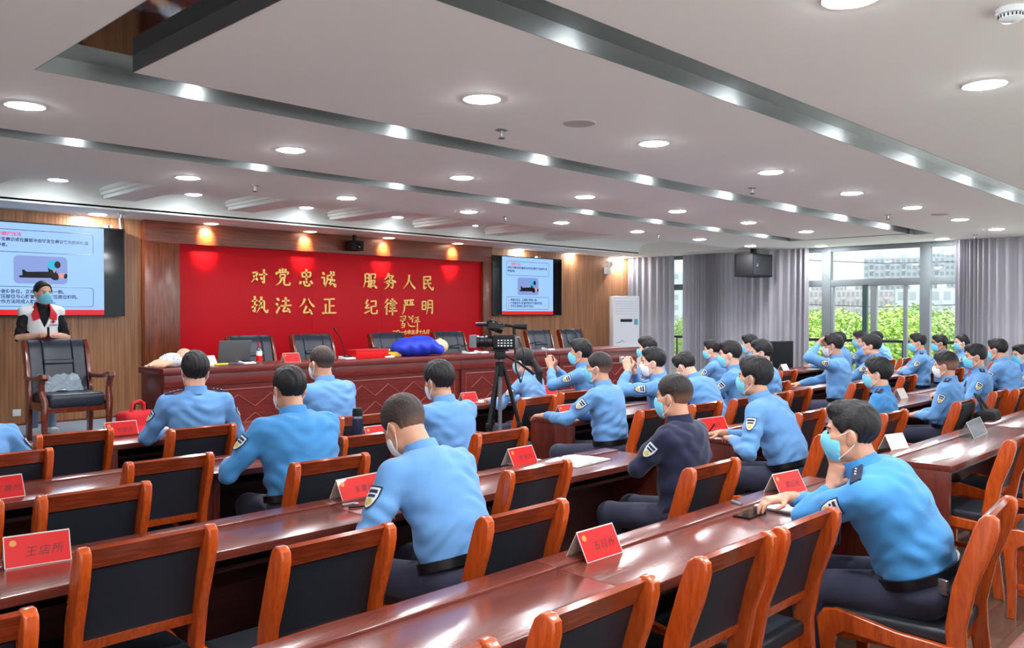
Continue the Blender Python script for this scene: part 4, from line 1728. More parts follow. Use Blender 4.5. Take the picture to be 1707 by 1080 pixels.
    F.ell(Cp, (0.155 * b * fw, 0.10 * b, 0.15), Rt2, 0.05)
    F.cap(sh[-1], sh[1], 0.045, 0.045, 0.04)
    if stand:
        legs = {s: (V(s * 0.085, 0, 0.86), V(s * 0.09, 0.02, 0.47), V(s * 0.09, -0.01, 0.08)) for s in (-1, 1)}
    else:
        legs = {s: (V(s * 0.09, 0, 0.555), V(s * 0.125, 0.42, 0.535), V(s * 0.12, 0.40, 0.09)) for s in (-1, 1)}
    for s in (-1, 1):
        h, k, a = legs[s]
        F.cap(h, k, 0.068 * b, 0.048, 0.03)
        F.cap(k, a, 0.048, 0.034, 0.02)
        F.cap(a + V(0, -0.02, -0.045), a + V(0, 0.13, -0.055), 0.028, 0.025, 0.02)
        S0, E, W, hd, pn, curl = arms[s]
        F.cap(S0, E, 0.044, 0.036, 0.02)
        F.cap(E, E + (W - E) * 0.4, 0.036, 0.036, 0.02)
        F.cap(E + (W - E) * 0.4, W, 0.036, 0.024, 0.02)
        hand(F, W, hd, pn, s, curl, 0.92 if female else 1.0)
    # neck and head
    F.cap(Np - up2 * 0.03, Hc + Rh @ V(0, -0.022, -0.045), 0.062 * (0.8 + 0.2 * b) * fw, 0.056 * fw, 0.03)

    def hp(x, y, z):
        return Hc + Rh @ V(x * headw, y, z)
    F.ell(hp(0, -0.012, 0.038), (0.074 * headw, 0.094, 0.083), Rh, 0.02)
    F.ell(hp(0, 0.022, -0.035), (0.065 * headw, 0.068, 0.078), Rh, 0.03)
    F.cap(hp(-0.045, 0.02, -0.072), hp(0, 0.064, -0.094), 0.02, 0.02, 0.03)
    F.cap(hp(0.045, 0.02, -0.072), hp(0, 0.064, -0.094), 0.02, 0.02, 0.03)
    F.cap(hp(-0.03, 0.072, 0.022), hp(0.03, 0.072, 0.022), 0.013, 0.013, 0.015)
    F.cap(hp(0, 0.082, 0.012), hp(0, 0.102, -0.026), 0.008, 0.012, 0.008)
    F.cap(hp(-0.012, 0.09, -0.03), hp(0.012, 0.09, -0.03), 0.009, 0.009, 0.006)
    F.cap(hp(-0.018, 0.082, -0.058), hp(0.018, 0.082, -0.058), 0.0065, 0.0065, 0.006)
    for s in (-1, 1):
        F.cap(hp(s * 0.038, 0.058, -0.018), hp(s * 0.052, 0.03, -0.012), 0.022, 0.018, 0.02)
        Re = Rh @ np.array(Matrix.Rotation(s * 0.35, 3, 'Z') @ Matrix.Rotation(-0.2, 3, 'X'))
        F.ell(hp(s * 0.079, -0.008, -0.006), (0.0085, 0.019, 0.033), Re, 0.006)
        F.ell(hp(s * 0.077, 0.0, -0.032), (0.007, 0.011, 0.013), Re, 0.006)
    me, _ = F.mesh('body', M[skin], relax=1)
    body = mesh_obj('body', me, root)
    # ---------------- shirt
    rnd = random.Random(sum(ord(c) for c in label))
    F = Field(lo - 0.03, hi + 0.03, rcl)
    F.ell(Pp + Rt1 @ V(0, 0, 0.05), (0.172 * b, 0.122 * b, 0.12), Rt1, 0.03)
    F.ell(Wp + Rt1 @ V(0, -0.002, -0.02), (0.172 * b, 0.128 * b, 0.15), Rt1, 0.05)
    F.ell(Cp + Rt2 @ V(0, -0.01, -0.01), (0.184 * b * fw, 0.126 * b, 0.168), Rt2, 0.05)
    F.ell(Cp + Rt2 @ V(0, -0.02, 0.075), (0.198 * b * fw, 0.102 * b, 0.10), Rt2, 0.04)
    for s in (-1, 1):
        S0, E, W, hd, pn, curl = arms[s]
        F.cap(Np + Rt2 @ V(s * 0.05, -0.012, -0.022), S0 + up2 * 0.004, 0.054 * (0.9 if female else 1.0), 0.052 * (0.86 if female else 1.0), 0.03)
        ar = (0.7 + 0.3 * b) * (0.84 if female else 1.0)
        F.cap(S0, S0 + (E - S0) * 0.5, 0.062 * ar, 0.058 * ar, 0.035)
        F.cap(S0 + (E - S0) * 0.5, E, 0.058 * ar, 0.049 * (0.9 if female else 1.0), 0.02)
        if short_sleeve:
            continue
        e2 = W - unit(W - E) * 0.035
        F.cap(E, E + (e2 - E) * 0.5, 0.050, 0.047, 0.025)
        F.cap(E + (e2 - E) * 0.5, e2, 0.047, 0.036, 0.02)
    hem = Pp + Rt1 @ V(0, 0, 0.085)
    jk = shirt == 'jacket'
    if jk:
        hem = Pp + Rt1 @ V(0, 0, -0.03)
    # trim below the waist only (arms may hang lower): mask by distance from the spine axis
    Xg, Yg, Zg = F.grids()
    n_ = Rt1 @ V(0, 0, -1)
    dd = (Xg - hem[0]) * n_[0] + (Yg - hem[1]) * n_[1] + (Zg - hem[2]) * n_[2]
    rad = np.sqrt((Xg - hem[0]) ** 2 + (Yg - hem[1]) ** 2)
    F.v = np.where(rad < 0.205 * max(b, 1.0), np.maximum(F.v, dd), F.v).astype(np.float32)
    # neck opening
    nx = Np + neck_dir * 0.028
    dd = (Xg - nx[0]) * neck_dir[0] + (Yg - nx[1]) * neck_dir[1] + (Zg - nx[2]) * neck_dir[2]
    rad = np.sqrt((Xg - nx[0]) ** 2 + (Yg - nx[1]) ** 2 + (Zg - nx[2]) ** 2)
    F.v = np.where(rad < 0.10, np.maximum(F.v, dd), F.v).astype(np.float32)
    me, P = F.mesh('shirt', M[shirt], relax=2)
    nv = len(me.vertices)
    N = np.zeros(nv * 3, dtype=np.float32)
    me.vertices.foreach_get('normal', N)
    N = N.reshape(-1, 3)
    ph = [rnd.uniform(0, 6.28) for _ in range(8)]
    q = P
    wx = q[:, 0] + 0.03 * np.sin(q[:, 2] * 21 + ph[0])
    wz = q[:, 2] + 0.04 * np.sin(q[:, 0] * 16 + ph[1]) + 0.03 * np.sin(q[:, 1] * 19 + ph[2])
    dsp = 0.0045 * np.sin(wz * 55 + wx * 30 + ph[3]) + 0.0035 * np.sin(wz * 38 - wx * 44 + q[:, 1] * 25 + ph[4]) + 0.002 * np.sin(wz * 95 + q[:, 1] * 60 + ph[5])
    gate = 0.5 + 0.5 * np.sin(q[:, 0] * 9 + q[:, 2] * 11 + ph[6])
    P2 = P + N * (dsp * (0.25 + 0.75 * gate))[:, None]
    me.vertices.foreach_set('co', P2.astype(np.float32).ravel())
    me.update()
    sname = 'jacket' if jk else ('jumper' if shirt == 'black_cloth' else 'shirt')
    so = mesh_obj(sname, me, root)
    # collar
    ax = Vector(tuple(neck_dir))
    qm = Vector((0, 0, 1)).rotation_difference(ax).to_matrix().to_4x4()
    cb = (0.8 + 0.2 * b) * fw
    mb = MB().lathe([(0.078 * cb, -0.012), (0.074 * cb, 0.018), (0.069 * cb, 0.046), (0.066 * cb, 0.048), (0.064 * cb, 0.044), (0.066 * cb, 0.0)], 24, mtx=Matrix.Translation(Vector(tuple(Np + neck_dir * 0.012))) @ qm)
    mb.obj('collar', M[shirt], so)
    if patch:
        for s in (-1, 1):
            S0, E, W = arms[s][:3]
            axv = unit(S0 - E)
            outv = Rt2 @ V(s, -0.1, 0.15)
            shield(S0 + (E - S0) * 0.42, axv, outv, 0.0655 * (0.7 + 0.3 * b), so)
    if ep:
        for s in (-1, 1):
            a_ = Np + Rt2 @ V(s * 0.085, -0.005, 0.034)
            b_ = sh[s] + Rt2 @ V(s * 0.02, 0, 0.066)
            d_ = unit(b_ - a_)
            f_ = unit(Rt2 @ V(0, 1, 0))
            u_ = np.cross(d_, f_)
            if u_[2] < 0:
                u_ = -u_
            mt = Matrix([[*(d_[i], f_[i], u_[i], a_[i])] for i in range(3)] + [[0, 0, 0, 1]])
            mb = MB()
            mb.box((0, -0.024, -0.002), (float(np.linalg.norm(b_ - a_)), 0.024, 0.008), 0.003, mtx=mt)
            e_ = mb.obj('shoulder_board', M['patch_navy'], so)
            mb = MB()
            for k in range(3):
                mb.ball((0.03 + 0.025 * k, 0, 0.009), 0.006, mtx=mt, sub=1)
            mb.obj('silver_pips', M['silver'], so)
    # ---------------- trousers, belt, shoes
    F = Field(V(-0.32, -0.26, 0.03), V(0.32, 0.3 if stand else 0.62, seat_z + 0.2), rcl)
    F.ell(Pp + V(0, -0.005, 0.01), (0.178 * b, 0.135 * b, 0.105 if not stand else 0.13), None, 0.03)
    for s in (-1, 1):
        h, k, a = legs[s]
        F.cap(h, k, 0.089 * (0.6 + 0.4 * b), 0.070, 0.02)
        F.cap(k, a, 0.068, 0.052, 0.03)
    hem = Pp + Rt1 @ V(0, 0, 0.098)
    Xg, Yg, Zg = F.grids()
    up_ = Rt1 @ V(0, 0, 1)
    dd = (Xg - hem[0]) * up_[0] + (Yg - hem[1]) * up_[1] + (Zg - hem[2]) * up_[2]
    F.v = np.where(Yg < 0.17, np.maximum(F.v, dd), F.v).astype(np.float32)
    F.v = np.maximum(F.v, 0.07 - Zg).astype(np.float32)
    me, P = F.mesh('trousers', M['denim'] if stand else M['navy'], relax=1)
    mesh_obj('trousers', me, root)
    if belt and not jk and not stand:
        bz = Pp + Rt1 @ V(0, 0, 0.078)
        mt = Matrix.Translation(Vector(tuple(bz))) @ Matrix([list(r_) for r_ in Rt1]).to_4x4() @ Matrix.Diagonal((1.0, 0.72, 1, 1))
        mb = MB().lathe([(0.172 * b, -0.019), (0.181 * b, -0.018), (0.181 * b, 0.018), (0.172 * b, 0.019)], 40, mtx=mt)
        mb.obj('belt', M['belt'], root)
    for s in (-1, 1):
        a = legs[s][2]
        mb = MB()
        mb.box((a[0] - 0.045, a[1] - 0.075, 0.0), (a[0] + 0.045, a[1] + 0.19, 0.075), 0.03, 4)
        mb.obj('shoe', M['vest_white'] if stand else M['black'], root)
    # ---------------- hair
    hs = {'short': (0.0, 0.0, 1.0), 'thick': (0.008, 0.0, 1.0), 'crew': (-0.001, 0.55, 0.97), 'thin': (-0.002, 0.3, 0.92), 'flat': (0.006, 0.9, 1.0),
          'bowl': (0.010, -0.3, 1.0), 'pony': (0.003, -0.5, 1.0), 'bun': (0.002, -0.5, 1.0)}[hair]
    inf, fade, dens = hs
    F = Field(Hc - V(0.22, 0.3, 0.46 if hair == 'pony' else 0.22), Hc + 0.22, min(res, 0.0065))
    long_ = hair in ('pony', 'bun')

    def cut(d, x, y, z):
        y = y - 0.016
        z = z + 0.042
        f1 = 0.86 * (y - (0.066 if long_ else 0.078)) - 0.51 * (z - (0.086 if long_ else 0.072))
        low = -0.05 if long_ else (-0.042 if hair in ('bowl',) else -0.036)
        f2 = 0.46 * (y - 0.02) - 0.888 * (z - low)
        if long_:
            f2 = 0.46 * (y - 0.03) - 0.888 * (z + 0.03)
        ear = 0.034 - np.sqrt((np.abs(x) - 0.08) ** 2 + (y + 0.002) ** 2 + (z + 0.012) ** 2 * 0.8)
        d = np.maximum(d, f1)
        d = np.maximum(d, f2)
        if not long_:
            d = np.maximum(d, ear)
        return d
    cc = hp(0, -0.016, 0.042)
    F.ell(cc, ((0.0835 + inf) * headw, 0.1055 + inf, 0.0985 + inf + (0.006 if hair == 'flat' else 0)), Rh, 0.0,
          cut=cut)
    if hair in ('short', 'thick', 'flat', 'bowl'):
        F.ell(hp(0, 0.034, 0.100), (0.060, 0.054, 0.034 + inf), Rh, 0.02)
    if hair == 'pony':
        F.ell(hp(0.0, -0.098, -0.01), (0.03, 0.03, 0.03), Rh, 0.02)
        p0, p1 = hp(0, -0.12, -0.02), hp(0, -0.16, -0.11)
        F.cap(p0, p1, 0.026, 0.036, 0.02)
        F.cap(p1, p1 + V(0, 0.005, -0.26), 0.036, 0.026, 0.02)
    if hair == 'bun':
        F.ell(hp(0.0, -0.105, 0.0), (0.034, 0.03, 0.034), Rh, 0.012)
    me, P = F.mesh('hair', M['hair_grey' if hair == 'thin' else 'hair'], relax=1)
    loc = (P - Hc) @ Rh
    z = loc[:, 2]
    if fade > 0:
        zl, zh = -0.06 + 0.07 * fade, 0.0 + 0.075 * fade
        dn = np.clip((z - zl) / (zh - zl), 0, 1)
        dn = dens * (0.25 + 0.75 * dn * dn * (3 - 2 * dn))
    else:
        dn = np.clip((z + 0.105) / 0.05, 0.35, 1) * dens if not long_ else np.ones_like(z)
    if hair == 'thin':
        top_ = np.clip(1 - ((loc[:, 0] / 0.06) ** 2 + ((loc[:, 1] + 0.03) / 0.075) ** 2), 0, 1) * (z > 0.06)
        dn = dn * (1 - 0.55 * top_)
    at = me.attributes.new('hair_cover', 'FLOAT', 'POINT')
    at.data.foreach_set('value', np.clip(dn, 0, 1).astype(np.float32))
    # tufts
    nv = len(me.vertices)
    N = np.zeros(nv * 3, dtype=np.float32)
    me.vertices.foreach_get('normal', N)
    N = N.reshape(-1, 3)
    amp = 0.0026 if hair in ('short', 'thick', 'bowl', 'flat') else 0.001
    dsp = amp * (np.sin(loc[:, 0] * 260 + 3 * np.sin(loc[:, 1] * 60)) * 0.6 + np.sin(loc[:, 1] * 120 + loc[:, 0] * 150 + ph[0]) * 0.7)
    me.vertices.foreach_set('co', (P + N * dsp[:, None]).astype(np.float32).ravel())
    me.update()
    mesh_obj('hair', me, root)
    # ---------------- eyes and brows
    mb = MB()
    for s in (-1, 1):
        mb.ball(tuple(hp(s * 0.031, 0.0795, 0.004)), 0.0085, sub=2)
    mb.obj('eyes', M['eye'], root)
    tubes([[hp(s * 0.014, 0.088, 0.024), hp(s * 0.032, 0.087, 0.030), hp(s * 0.048, 0.074, 0.024)] for s in (-1, 1)], 'eyebrows', M['eye'], root, 0.003)
    # ---------------- mask
    if mask:
        F = Field(Hc - 0.2, Hc + 0.2, min(res, 0.0055))

        def mcut(d, x, y, z):
            d = np.maximum(d, 0.012 - y - 0.25 * np.maximum(-z, 0) * 0)
            d = np.maximum(d, z - 0.052)
            return np.maximum(d, -z - 0.066)
        F.ell(hp(0, 0.026, -0.045), (0.072 * headw, 0.083, 0.09), Rh, 0.0, cut=mcut)
        F.ell(hp(0, 0.088, -0.028), (0.028, 0.026, 0.034), Rh, 0.02)
        me, P = F.mesh('face_mask', M[mask], relax=1)
        mo = mesh_obj('face_mask', me, root)
        segs = []
        for s in (-1, 1):
            segs.append([hp(s * 0.066, 0.045, -0.004), hp(s * 0.077, 0.018, 0.008), hp(s * 0.084, -0.006, 0.022), hp(s * 0.085, -0.022, 0.0)])
            segs.append([hp(s * 0.062, 0.045, -0.098), hp(s * 0.072, 0.01, -0.066), hp(s * 0.084, -0.016, -0.036), hp(s * 0.085, -0.022, 0.0)])
        tubes(segs, 'ear_loop', M['loop'], mo, 0.0017 if dist < 5 else 0.0022)
    if glasses:
        segs = []
        for s in (-1, 1):
            ring = [hp(s * 0.032 + 0.024 * math.cos(t), 0.098, 0.004 + 0.018 * math.sin(t)) for t in [2 * PI * k / 14 for k in range(15)]]
            segs.append(ring)
            segs.append([hp(s * 0.056, 0.096, 0.008), hp(s * 0.078, 0.05, 0.012), hp(s * 0.084, -0.01, 0.012)])
        segs.append([hp(-0.009, 0.1, 0.008), hp(0.009, 0.1, 0.008)])
        tubes(segs, 'spectacles', M[glasses], root, 0.002)
    return dict(root=root, Hc=Hc, Rh=Rh, arms=arms, sc=sc_, yaw=yaw, Np=Np, Cp=Cp, Rt2=Rt2, Pp=Pp, Wp=Wp, sh=sh, hp=hp, shirt=so, Rt1=Rt1)


def to_world(p, q):
    """a point of a person's own space, in the room"""
    root = p['root']
    m = Matrix.Translation(root.location) @ Matrix.Rotation(root.rotation_euler.z, 4, 'Z') @ Matrix.Scale(p['sc'], 4)
    return m @ Vector(tuple(q))


M['frame_dark'] = plain('spectacle_dark', (24, 24, 28), 0.3)
M['frame_red'] = plain('spectacle_red', (120, 36, 40), 0.3)
M['frame_clear'] = plain('spectacle_gold', (196, 176, 140), 0.25, metal=0.5)
PEOPLE = {}

# ---- front row
person('person cut off at the left frame edge, only a blue shirted shoulder showing', -50, 640, 5.45, lean=22, yaw=-8, hpitch=20, L='desk', R='near')
PEOPLE['slim'] = person('person seen from behind with neat black hair and shoulder boards, nearest the head table', 325, 588, 5.62, lean=2, yaw=-14, hyaw=-4, hpitch=2, L='near', R='near', hair='thick', ep=True, mask='mask_white', skin='skin_fair')
person('stout crew-cut person in plain blue shirt in front of the head table', 535, 578, 5.5, lean=14, yaw=6, hyaw=2, hpitch=4, hair='thin', bulk=1.18, mask='mask_white', skin='skin_tan', patch=False)
PEOPLE['pony'] = person('woman with a long black ponytail behind the video camera, looking at its screen', 872, 582, 5.42, lean=14, yaw=8, hyaw=10, hpitch=8, hair='pony', female=True, shirt='shirt_pale', bulk=0.92, skin='skin_fair')
PEOPLE['phone'] = person('person raising a phone in both hands to take a picture, facing left', 966, 567, 5.4, lean=10, yaw=22, hyaw=16, hpitch=0, hair='thick', L='phone', R='phone', skin='skin_tan')
person('person with a hand held to the blue mask, behind the small-camera user', 1078, 562, 5.5, lean=12, yaw=26, hyaw=12, L='chin', R='near', hair='short', skin='skin_fair')
person('front-row person in profile against the grey curtain, partly hidden by two neighbours', 1186, 567, 5.5, lean=6, yaw=16, hyaw=8, hair='short', skin='skin_fair')
person('front-row person whose black hair shows above the man in clear glasses', 1249, 558, 5.5, lean=4, yaw=14, hyaw=6, hair='short', skin='skin_fair')
person('person almost hidden behind the man holding his head', 1398, 554, 5.5, lean=4, yaw=4, hair='short')
person('front-row masked person in profile before the dark green sash', 1433, 553, 5.5, lean=4, yaw=14, hyaw=8, hair='flat', skin='skin_fair')
person('front-row person seen from behind next to the dark green sash, by the railing', 1461, 553, 5.45, lean=16, yaw=-6, hpitch=10, hair='short')
# ---- third row
PEOPLE['stout'] = person('stout person in vivid blue shirt, elbows wide on the desk, short dark hair', 482, 612, 4.08, lean=16, yaw=-2, roll=0, hyaw=-2, hpitch=6, hair='short', bulk=1.28, shirt='shirt_vivid', mask='mask_white', L='wide', R='desk', skin='skin_tan', headw=1.06)
person('person with dense black hair bowed slightly, right beside the tripod', 731, 604, 4.05, lean=14, yaw=0, hyaw=4, hpitch=10, hair='thick', mask='mask_white', bulk=1.05, patch=False, skin='skin_tan')
PEOPLE['aisle'] = person('crew-cut person at the aisle end of a desk, one arm laid on it', 997, 588, 4.1, lean=10, yaw=12, hyaw=14, hpitch=2, hair='crew', bulk=1.06, L=((-0.20, 0.50, 0.83), (0.1, 0.95, -0.05), (0, 0, -1), 0.4), R='desk', skin='skin_tan')
PEOPLE['cam'] = person('person aiming a small silver camera held up in both hands', 1088, 580, 4.1, lean=12, yaw=20, hyaw=16, hpitch=4, hair='short', L='camera', R='camera', mask='mask_white', skin='skin_fair')
person('person with head bowed low over the desk, right of the small-camera user', 1142, 590, 4.0, lean=28, yaw=0, hpitch=32, hair='short', bulk=1.08, mask='mask_white', patch=False, skin='skin_fair')
person('young person in profile with blue mask, right of the bowed head', 1216, 569, 4.1, lean=8, yaw=16, hyaw=12, hair='short', skin='skin_fair')
person('person in clear glasses and blue mask looking to the left', 1268, 567, 4.1, lean=6, yaw=16, hyaw=16, hair='short', glasses='frame_clear', skin='skin_fair')
PEOPLE['headhold'] = person('person holding a raised hand to the forehead, dark glasses, elbow out to the left', 1388, 557, 4.05, lean=4, yaw=8, hyaw=10, hpitch=4, hair='short', glasses='frame_dark', L=((-0.15, 0.19, 1.30), (0.75, -0.15, 0.45), (0.2, -0.9, -0.3), 0.35), R='desk', pole=(-0.9, 0.65, 0.0), mask='mask_white', skin='skin_tan')
person('person with bowl-cut hair looking left, in front of the window bars', 1452, 559, 4.1, lean=4, yaw=8, hyaw=8, hair='bowl', mask=None, skin='skin_fair', ep=True)
person('upright person with folded arms and blue mask before the window railing', 1529, 556, 4.1, lean=0, yaw=22, hyaw=8, hair='short', L='folded', R='folded', skin='skin_tan', ep=True)
person('older masked person right of the one with folded arms', 1566, 558, 4.1, lean=2, yaw=22, hyaw=8, hair='short', skin='skin_dark')
person('masked woman with tied-back hair beside the right-hand curtain', 1602, 558, 4.12, lean=0, yaw=28, hyaw=10, hair='bun', female=True, mask='mask', skin='skin_fair', bulk=0.95, ep=True)
# ---- second row
PEOPLE['bowed'] = person('person with thinning hair bowed over the desk, light blue back and black belt', 674, 658, 2.50, lean=29, yaw=4, hyaw=2, hpitch=36, hair='thin', mask='mask_white', bulk=1.04, shirt='shirt', L='near', R='desk', patch=True, skin='skin_tan', scale=1.03)
PEOPLE['jacket'] = person('person in a dark navy jacket with arms folded, white-rimmed shoulder patch', 1122, 625, 2.55, lean=4, yaw=6, hyaw=6, hpitch=4, hair='crew', shirt='jacket', bulk=1.1, L='folded', R='folded', skin='skin_tan', headw=1.03)
PEOPLE['writer'] = person('person leaning far over the desk and writing with a pen, spiky black hair', 1256, 597, 2.55, lean=26, yaw=10, hyaw=2, hpitch=0, hair='thick', L='near', R='write', skin='skin_tan', bulk=1.04)
person('long-necked person in red-rimmed glasses and blue mask', 1462, 598, 2.6, lean=0, yaw=10, hyaw=8, hpitch=2, hair='bowl', glasses='frame_red', shirt='shirt_vivid', bulk=0.92, skin='skin_fair', L='lap', R='lap', patch=False, ep=True)
person('person with shaved sides and flat-topped hair sitting back with arms at rest', 1575, 588, 2.58, lean=-2, yaw=8, hyaw=2, hair='flat', mask='mask_white', L='lap', R='lap', skin='skin_tan', bulk=1.05, ep=True)
PEOPLE['tie'] = person('person in a dark tie with shoulder boards and a sleeve shield, looking left', 1625, 574, 2.6, lean=-2, yaw=24, hyaw=6, hair='short', L='near', R='near', ep=True, skin='skin_tan')
person('broad person seen from behind right of the man with the tie', 1662, 565, 2.64, lean=20, yaw=-6, hyaw=0, hpitch=6, hair='short', bulk=1.12, skin='skin_tan')
person('masked person turned toward the camera, cut by the right frame edge', 1701, 575, 2.62, lean=2, yaw=34, hyaw=16, hair='short', skin='skin_fair')
# ---- nearest row
PEOPLE['near'] = person('person nearest the camera resting the chin on a fist, vivid blue shirt, patterned belt', 1417, 660, 1.17, lean=28, yaw=12, roll=-6, hyaw=10, hpitch=2, hair='short', shirt='shirt_vivid', bulk=1.28, ep=True, skin='skin_tan', headw=1.02,
                        L='fist', R=((0.10, 0.56, 0.835), (-0.6, 0.75, -0.1), (0, 0, -1), 0.45), scale=0.99)

# ================================================================ things on the walls
# brush-style characters of the red panel: strokes on a 100 x 100 field, n even, t tapering away, s swelling, d dot
GLYPHS = {
    'dui': 'n14,70 40,75;t40,75 30,48 8,24;d18,58 42,34;n48,62 95,66;n76,90 76,20 64,30;d57,50 66,38',
    'dang': 'd50,97 50,80;d30,91 38,80;d71,93 62,81;d18,76 13,63;n18,74 84,78 75,65;n36,64 37,46;n36,64 64,66 62,48;n37,48 62,49;t44,46 37,24 12,10;n58,46 57,18 64,12 90,13 91,26',
    'zhong': 'n24,78 27,54;n24,78 77,82 72,58;n27,57 72,59;n50,98 50,42;d18,34 11,18;n34,36 38,13 66,10 70,24;d47,37 55,25;d74,38 87,22',
    'cheng': 'd15,87 26,75;n7,58 26,61 24,20 37,33;n42,70 91,76;t46,70 42,40 31,9;n48,50 64,52 62,28 53,31;n66,95 72,50 93,9 96,29;t89,52 76,32 59,17;d78,93 89,83',
    'fu': 't16,86 17,50 5,11;n16,86 40,88 40,14 31,21;n18,64 38,66;n18,44 38,46;n52,86 85,89 82,66 73,67;n53,88 53,9;n57,50 82,53;t82,53 72,28 53,9;s60,45 76,23 97,9',
    'wu': 't44,95 32,74 11,58;n40,80 73,84;t73,84 52,58 9,43;s38,77 62,56 95,45;n24,38 72,42 66,11 54,19;t48,50 40,24 13,5',
    'ren': 't50,92 44,50 7,10;s50,64 66,34 97,9',
    'min': 'n22,84 75,88 72,64;n22,66 72,68;n24,84 24,12 45,27;n30,44 81,48;n50,66 62,30 92,7 95,27',
    'zhi': 'n8,68 39,72;n24,93 24,14 13,23;n7,36 39,50;n44,66 76,70 74,24 91,9 95,27;t60,91 58,46 33,9;d48,49 67,33',
    'fa': 'd13,89 27,77;d7,63 21,53;n10,13 29,45;n42,74 86,78;n64,95 64,52;n34,50 97,54;n62,50 46,21 81,26;d73,39 90,16',
    'gong': 't38,91 28,66 5,47;s58,93 70,66 97,47;n48,53 28,17 71,22;d62,37 81,8',
    'zheng': 'n18,84 85,88;n52,86 52,14;n54,50 83,52;n28,60 28,14;n7,12 95,14',
    'ji': 'n30,91 14,66 34,68;n34,68 12,42 41,46;n7,15 41,28;n50,80 85,84 82,52;n54,52 84,54;n52,54 52,20 60,12 90,14 93,33',
    'lv': 't30,95 22,82 7,69;t32,73 22,56 5,43;n22,56 22,5;n44,82 81,84 78,58;n36,70 97,72;n44,58 80,60;n44,42 84,44;n35,26 97,28;n62,99 62,1',
    'yan': 'n14,88 89,92;n38,87 38,66;n62,89 62,66;d21,81 30,70;d81,81 71,70;n11,62 91,64;t20,62 18,32 3,5',
    'ming': 'n12,82 12,34;n12,82 38,84 38,34;n14,60 36,62;n14,36 38,38;t56,88 56,50 43,7;n56,88 88,90 88,11 77,19;n58,66 86,68;n58,46 86,48',
    'sign': 'n2,78 14,80 10,66 4,64;n16,80 30,84 26,68 18,66;t14,74 2,56;n4,56 30,62;t20,62 10,40;n8,40 26,46 22,24 8,22;n9,32 23,35;d42,82 50,72;t66,84 54,70 48,62;n52,66 68,70;n62,70 60,48;s36,52 44,40 40,34 56,26 80,30;n74,72 92,78;d76,62 80,54;d92,68 86,58;n68,48 100,54;n86,76 85,30 84,-6',
}


def brush(spec, size, depth, w=10.5, aspect=1.0):
    mb = MB()
    for st_ in spec.split(';'):
        kind = st_[0]
        P = [Vector((float(a), float(b))) for a, b in (q.split(',') for q in st_[1:].split())]
        # gently rounded path
        pts = []
        for i in range(len(P) - 1):
            n = max(3, int((P[i + 1] - P[i]).length / 5))
            for k in range(n):
                pts.append(P[i].lerp(P[i + 1], k / n))
        pts.append(P[-1])
        if len(P) > 2 and kind in 'ts':
            for _ in range(6):
                pts = [pts[0]] + [(pts[i - 1] + pts[i] * 2 + pts[i + 1]) / 4 for i in range(1, len(pts) - 1)] + [pts[-1]]
        else:
            for _ in range(1):
                pts = [pts[0]] + [(pts[i - 1] + pts[i] * 2 + pts[i + 1]) / 4 for i in range(1, len(pts) - 1)] + [pts[-1]]
        L, R = [], []
        m = len(pts) - 1
        for i, p in enumerate(pts):
            d = (pts[min(i + 1, m)] - pts[max(i - 1, 0)])
            if d.length < 1e-6:
                d = Vector((1, 0))
            d.normalize()
            nrm = Vector((-d.y, d.x))
            t = i / m
            flat = 0.78 if abs(d.x) > 0.8 else 1.0
            if kind == 'n':
                ww = w * flat * (0.86 + 0.28 * abs(2 * t - 1) ** 2)
                if t > 0.93:
                    ww *= 0.72
            elif kind == 't':
                ww = w * (1.15 - 1.0 * t ** 1.3)
            elif kind == 's':
                ww = w * (0.35 + 1.15 * t) if t < 0.86 else w * 1.34 * (1 - t) / 0.14 + 0.5
            else:
                ww = w * (0.5 + 0.8 * math.sin(PI * min(1, t * 0.8 + 0.1)))
            L.append(p + nrm * ww / 2)
            R.append(p - nrm * ww / 2)
        k = size / 100.0
        bm = mb.bm

        def v(q, dz):
            return bm.verts.new(((q.x - 50) * k, -dz, (q.y - 50) * k * aspect))
        lf, rf = [v(q, depth) for q in L], [v(q, depth) for q in R]
        lb, rb = [v(q, 0) for q in L], [v(q, 0) for q in R]
        for i in range(m):
            for f in ((lf[i], rf[i], rf[i + 1], lf[i + 1]), (lf[i + 1], lb[i + 1], lb[i], lf[i]), (rf[i], rb[i], rb[i + 1], rf[i + 1])):
                try:
                    bm.faces.new(f)
                except ValueError:
                    pass
        bm.faces.new((lf[0], lb[0], rb[0], rf[0]))
        bm.faces.new((lf[m], rf[m], rb[m], lb[m]))
    return mb.mesh('character', M['gold'], False)


YP = YF - 0.06
lines = [('upper', 'dui dang zhong cheng fu wu ren min', [(431, 462), (470, 462.5), (509.5, 464), (546, 466), (616, 468), (649, 469), (681, 470), (711, 471.5)]),
         ('lower', 'zhi fa gong zheng ji lv yan ming', [(431.5, 508), (471, 510), (510.5, 511), (547.5, 510), (617, 511.5), (650, 511.5), (680, 512), (711, 512)])]
EN8 = ORD + ['eighth']
for nm, keys, pos in lines:
    for i, (k, (px, py)) in enumerate(zip(keys.split(), pos)):
        p = at_y(px, py, YP)
        o = mesh_obj('gold_character', brush(GLYPHS[k], 0.285, 0.022))
        o.location = (p.x, YP - 0.001, p.z)
        tag(o, 'raised gold brush character, ' + EN8[i] + ' of the ' + nm + ' line on the red panel', 'lettering', 'gold slogan characters')
p = at_y(683, 537, YP)
o = mesh_obj('gold_signature', brush(GLYPHS['sign'], 0.44, 0.012, 5.2, 0.72))
o.location = (p.x, YP - 0.001, p.z)
tag(o, 'gold handwritten signature under the slogan on the red panel', 'lettering')
p = at_y(685, 554, YP)
